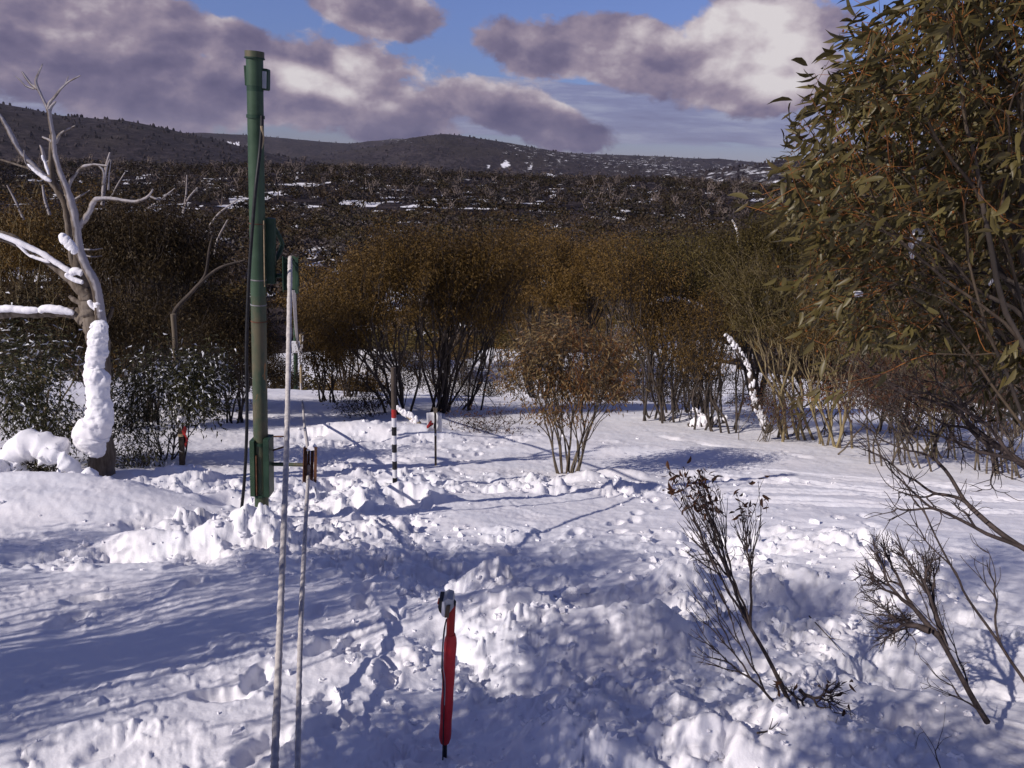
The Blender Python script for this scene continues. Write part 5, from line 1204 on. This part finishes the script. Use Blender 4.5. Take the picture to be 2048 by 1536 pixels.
shade_tree('snow gum far behind the viewpoint outside the picture', [(1900, 1500, 3.0, .6, .3, .6), (2040, 1100, 5.5, .5, .3, .3), (1560, 1180, 5.2, .45, .3, .45)], (-3.4, -3.0), 64, 130, 22)
shade_tree('snow gum left of the frame beside the smooth drift outside the picture', [(170, 1070, 3.4, .7, .25, .5), (0, 1180, 3.2, .5, .25, .3)], (-9.0, 1.0), 65, 90, 26)

# ---------------------------------------------------------------- loose lumps of snow
rng = np.random.default_rng(9)
a = Acc(); cnt = 0
while cnt < 1500:
    r = 2.6*math.exp(rng.random()*math.log(22/2.6)); az_ = math.radians(-36+72*rng.random()); x, y = r*math.sin(az_), r*math.cos(az_)
    c = sum(float(q(x, y)) for q in CHURN)
    pad = max(float(q(x, y)) for q in SMOOTHPAD)
    if rng.random() > min(c, 1)*(1-pad*1.2)*.9+.01: continue
    s = .010+.045*rng.random()**3; s *= (1 if r > 5 else .6)
    blobs_mesh(a, [np.array([x, y, 0])], [(s*(.8+.5*rng.random()), s*(.8+.5*rng.random()), s*.7)], rng, .42, (6, 5)); cnt += 1
V = np.concatenate(a.V); k = 30; cx = V.reshape(-1, k, 3).mean(1); V = V.reshape(-1, k, 3); V[:, :, 2] += ground_z(cx[:, 0], cx[:, 1])[:, None]+.006; a.V = [V.reshape(-1, 3)]
a.build('snow_lumps', M['snow'], None, smooth=False, kind='stuff')

# ---------------------------------------------------------------- the wooded valley
def far_tree_mesh(name, rng, nleaf, nst, h, dead=False, ls=.35):
    a = Acc(); st_ = []
    for k in range(nst):
        th = rng.random()*6.28; sp = .18+.3*rng.random(); hh = h*(.6+.4*rng.random()); p1 = np.array([math.cos(th)*sp*hh, math.sin(th)*sp*hh, hh])
        st_.append(smooth_poly([np.array([0, 0, -.4]), p1*.45+rng.normal(0, .06*h, 3)*[1, 1, .2], p1], 5))
        if dead:
            for _ in range(3):
                q = st_[k][rng.integers(2, 4)]; st_.append(smooth_poly([q, q+rng.normal(0, .1*h, 3)+[0, 0, .1*h], q+rng.normal(0, .16*h, 3)*[1, 1, .4]+[0, 0, .28*h]], 5)) if len(st_) < 60 else None
    if not nst:
        c = crown_tips(np.array([0, 0, h*.6]), (h*.42, h*.42, h*.36), nleaf, rng, .25); leaves_simple(a, c, leaf_dirs(nleaf, rng, .2), ls*(.6+.8*rng.random(nleaf)), ls*.45, rng, True); return np.concatenate(a.V), a.F4+a.F3, 0
    st_ = np.array(st_); rr_ = np.linspace(.055, .02, 5)*(1.2 if dead else 1); tubes(a, st_, np.broadcast_to(rr_, (len(st_), 5))*(h/5)*(1 if nst > 3 else 2.2), 3, cap=False)
    nF1 = sum(len(f) for f in a.F4)
    if nleaf:
        c = crown_tips(np.array([0, 0, h*.72]), (h*.42, h*.42, h*.27), nleaf, rng, .25); leaves_simple(a, c, leaf_dirs(nleaf, rng, .2), ls*(.6+.8*rng.random(nleaf)), ls*.45, rng, True)
    V = np.concatenate(a.V); F = a.F4 + a.F3
    return V, F, nF1
rng = np.random.default_rng(31)
PROT = []
for k, (lf, dead) in enumerate([('leaf_brown', 0), ('leaf_olive', 0), ('leaf_dark', 0), ('leaf_brown', 0), (None, 1), (None, 1)]):
    V, F, n1 = far_tree_mesh('far', rng, 0 if dead else 760, 7 if dead else 6, 5.2, bool(dead), .27)
    nAll = sum(len(f) for f in F); me = mesh_np('distant_tree', V, F, [M['fargrey'] if dead else M['bark_dark']]+([M[lf]] if lf else []), np.r_[np.zeros(n1), np.ones(nAll-n1)])
    PROT.append(me)
LODB = []
for k in range(4):
    V, F, n1 = far_tree_mesh('far', rng, 76, 1, 5.0, False, .62); LODB.append((V, F, n1))
LODD = [far_tree_mesh('far', rng, 0, 2, 7.5, True)[:2] for _ in range(4)]
LODD = [(V[:0], F) if False else (V, F) for V, F in LODD]
def open_snow(x, y):
    """clear snowy openings on the valley floor"""
    v = float(fbm(np.array([x/14.]), np.array([y/14.]), 88, 3)[0]); a_ = math.atan2(x, y); r = math.hypot(x, y)
    if r < 92: return v > .05
    return v > .36
pts = []
while len(pts) < 2900:
    r = math.sqrt(rng.random()*(250**2-62**2)+62**2); a_ = math.radians(-38+76*rng.random()); x, y = r*math.sin(a_), r*math.cos(a_)
    if y < 60 or open_snow(x, y): continue
    pts.append((x, y))
pts = sorted(pts, key=lambda p: math.hypot(*p))
zz = far_z(np.array([p[0] for p in pts]), np.array([p[1] for p in pts]))
LAB = ['brown crowned snow gum in the woods on the valley floor', 'olive crowned snow gum in the woods on the valley floor', 'dark crowned snow gum in the woods on the valley floor', 'brown crowned snow gum in the woods on the valley floor', 'grey leafless dead gum in the woods on the valley floor', 'grey leafless dead gum in the woods on the valley floor']
GRP = ['brown gums on the valley floor', 'olive gums on the valley floor', 'dark gums on the valley floor', 'brown gums on the valley floor', 'dead gums on the valley floor', 'dead gums on the valley floor']
for i in range(290):
    k = int(rng.choice([0, 1, 2, 3, 4, 5], p=[.26, .16, .2, .24, .07, .07])); o = bpy.data.objects.new('distant_gum', PROT[k]); COL.objects.link(o)
    o.location = (pts[i][0], pts[i][1], zz[i]); o.rotation_euler = (0, 0, rng.random()*6.28); s = .65+.5*rng.random(); o.scale = (s*1.15, s*1.15, s)
    o['label'] = LAB[k]; o['category'] = 'tree'; o['group'] = GRP[k]
def joined(name, pl, protos, rng, smin, smax, mats, two=True, **kw):
    Vs, F4, F3, M4, M3 = [], [], [], [], []; n = 0
    for x, y, z in pl:
        pr_ = protos[rng.integers(len(protos))]; th = rng.random()*6.28; s = smin+(smax-smin)*rng.random(); c_, s_ = math.cos(th), math.sin(th)
        V = pr_[0]@np.array([[c_, s_, 0], [-s_, c_, 0], [0, 0, 1]])*s*np.array([1.15, 1.15, 1])+[x, y, z]; Vs.append(V)
        for f in pr_[1]:
            (F4 if f.shape[1] == 4 else F3).append(f+n)
            (M4 if f.shape[1] == 4 else M3).append(np.full(len(f), 0 if f.shape[1] == 4 or not two else rng.integers(1, len(mats))))
        n += len(V)
    Fs = ([np.concatenate(F4)] if F4 else [])+([np.concatenate(F3)] if F3 else [])
    Ms = ([np.concatenate(M4)] if M4 else [])+([np.concatenate(M3)] if M3 else [])
    me = mesh_np(name, np.concatenate(Vs), Fs, mats, np.concatenate(Ms))
    return obj(name, me, kind='stuff', **kw)
wm = [M['bark_dark'], M['wood_brown'], M['wood_olive'], M['leaf_dark'], M['wood_grey']]
joined('valley_wood', [(p[0], p[1], z) for p, z in zip(pts[290:], zz[290:])], LODB, rng, .85, 1.4, wm)
pb = []
while len(pb) < 5200:
    r = math.sqrt(rng.random()*(620**2-250**2)+250**2); a_ = math.radians(-38+76*rng.random()); x, y = r*math.sin(a_), r*math.cos(a_)
    if fbm(np.array([x/25.]), np.array([y/25.]), 88, 3)[0] > .19: continue
    pb.append((x, y))
zb_ = far_z(np.array([p[0] for p in pb]), np.array([p[1] for p in pb]))
LODC = [far_tree_mesh('far', rng, 36, 0, 5.0, False, .95) for _ in range(4)]
joined('far_wood', [(p[0], p[1], z) for p, z in zip(pb, zb_)], LODC, rng, .9, 1.6, wm)
# band of grey dead trees on the rise
pd = []
while len(pd) < 620:
    r = 260+330*rng.random()**.5; a_ = math.radians(-38+76*rng.random()); x, y = r*math.sin(a_), r*math.cos(a_)
    if fbm(np.array([x/40.]), np.array([y/40.]), 99, 3)[0] < -.05: continue
    pd.append((x, y))
zd = far_z(np.array([p[0] for p in pd]), np.array([p[1] for p in pd]))
joined('dead_grey_wood', [(p[0], p[1], z) for p, z in zip(pd, zd)], LODD, rng, .7, 1.2, [M['fargrey']], False)
# tufts of forest over the far hills
n = 14000; r = np.exp(np.log(620)+rng.random(n)*np.log(5600/620)); a_ = np.radians(-40+80*rng.random(n)); x, y = r*np.sin(a_), r*np.cos(a_); z = far_z(x, y)
s = (4+5*rng.random(n)); th = rng.random(n)*6.28
base_v = np.array([[.5, 0, 0], [-.25, .43, 0], [-.25, -.43, 0], [.1, .05, 1.0], [.35, -.2, .7], [-.3, .15, .75]])
c_, s_ = np.cos(th), np.sin(th)
V = np.stack([(base_v[None, :, 0]*c_[:, None]-base_v[None, :, 1]*s_[:, None])*s[:, None]*.9+x[:, None], (base_v[None, :, 0]*s_[:, None]+base_v[None, :, 1]*c_[:, None])*s[:, None]*.9+y[:, None], base_v[None, :, 2]*s[:, None]+z[:, None]-1], -1).reshape(-1, 3)
F = np.array([[0, 4, 3], [1, 3, 5], [2, 5, 4], [0, 1, 3], [1, 2, 5], [2, 0, 4], [3, 4, 5]])
F = (np.arange(n)[:, None, None]*6+F[None]).reshape(-1, 3)
M['hilltrees'] = mk_var('hill_trees', (0.016, 0.012, 0.015), (0.05, 0.04, 0.042), .02, .9, 0.0, 0.1)
obj('hill_forest', mesh_np('hill_forest', V, F, [M['hilltrees']]), kind='stuff')
print('TRIS', sum(sum(p.loop_total-2 for p in m.polygons) if len(m.polygons) < 3000 else len(m.polygons)*2 for m in bpy.data.meshes))
# ---------------------------------------------------------------- haze over the valley
a = Acc(); box(a, (0, 0, -40), (21000, 21000, 640)); 
m = bpy.data.materials.new('haze'); m.use_nodes = True; t = NT(m.node_tree); pv = t.n('ShaderNodeVolumePrincipled'); pv.inputs['Color'].default_value = (.86, .86, 1, 1); pv.inputs['Density'].default_value = 0.000026; pv.inputs['Anisotropy'].default_value = .2
o_ = t.n('ShaderNodeOutputMaterial'); t.link(pv.outputs[0], o_.inputs['Volume']); M['haze'] = m
a.build('haze', m, None, kind='stuff')
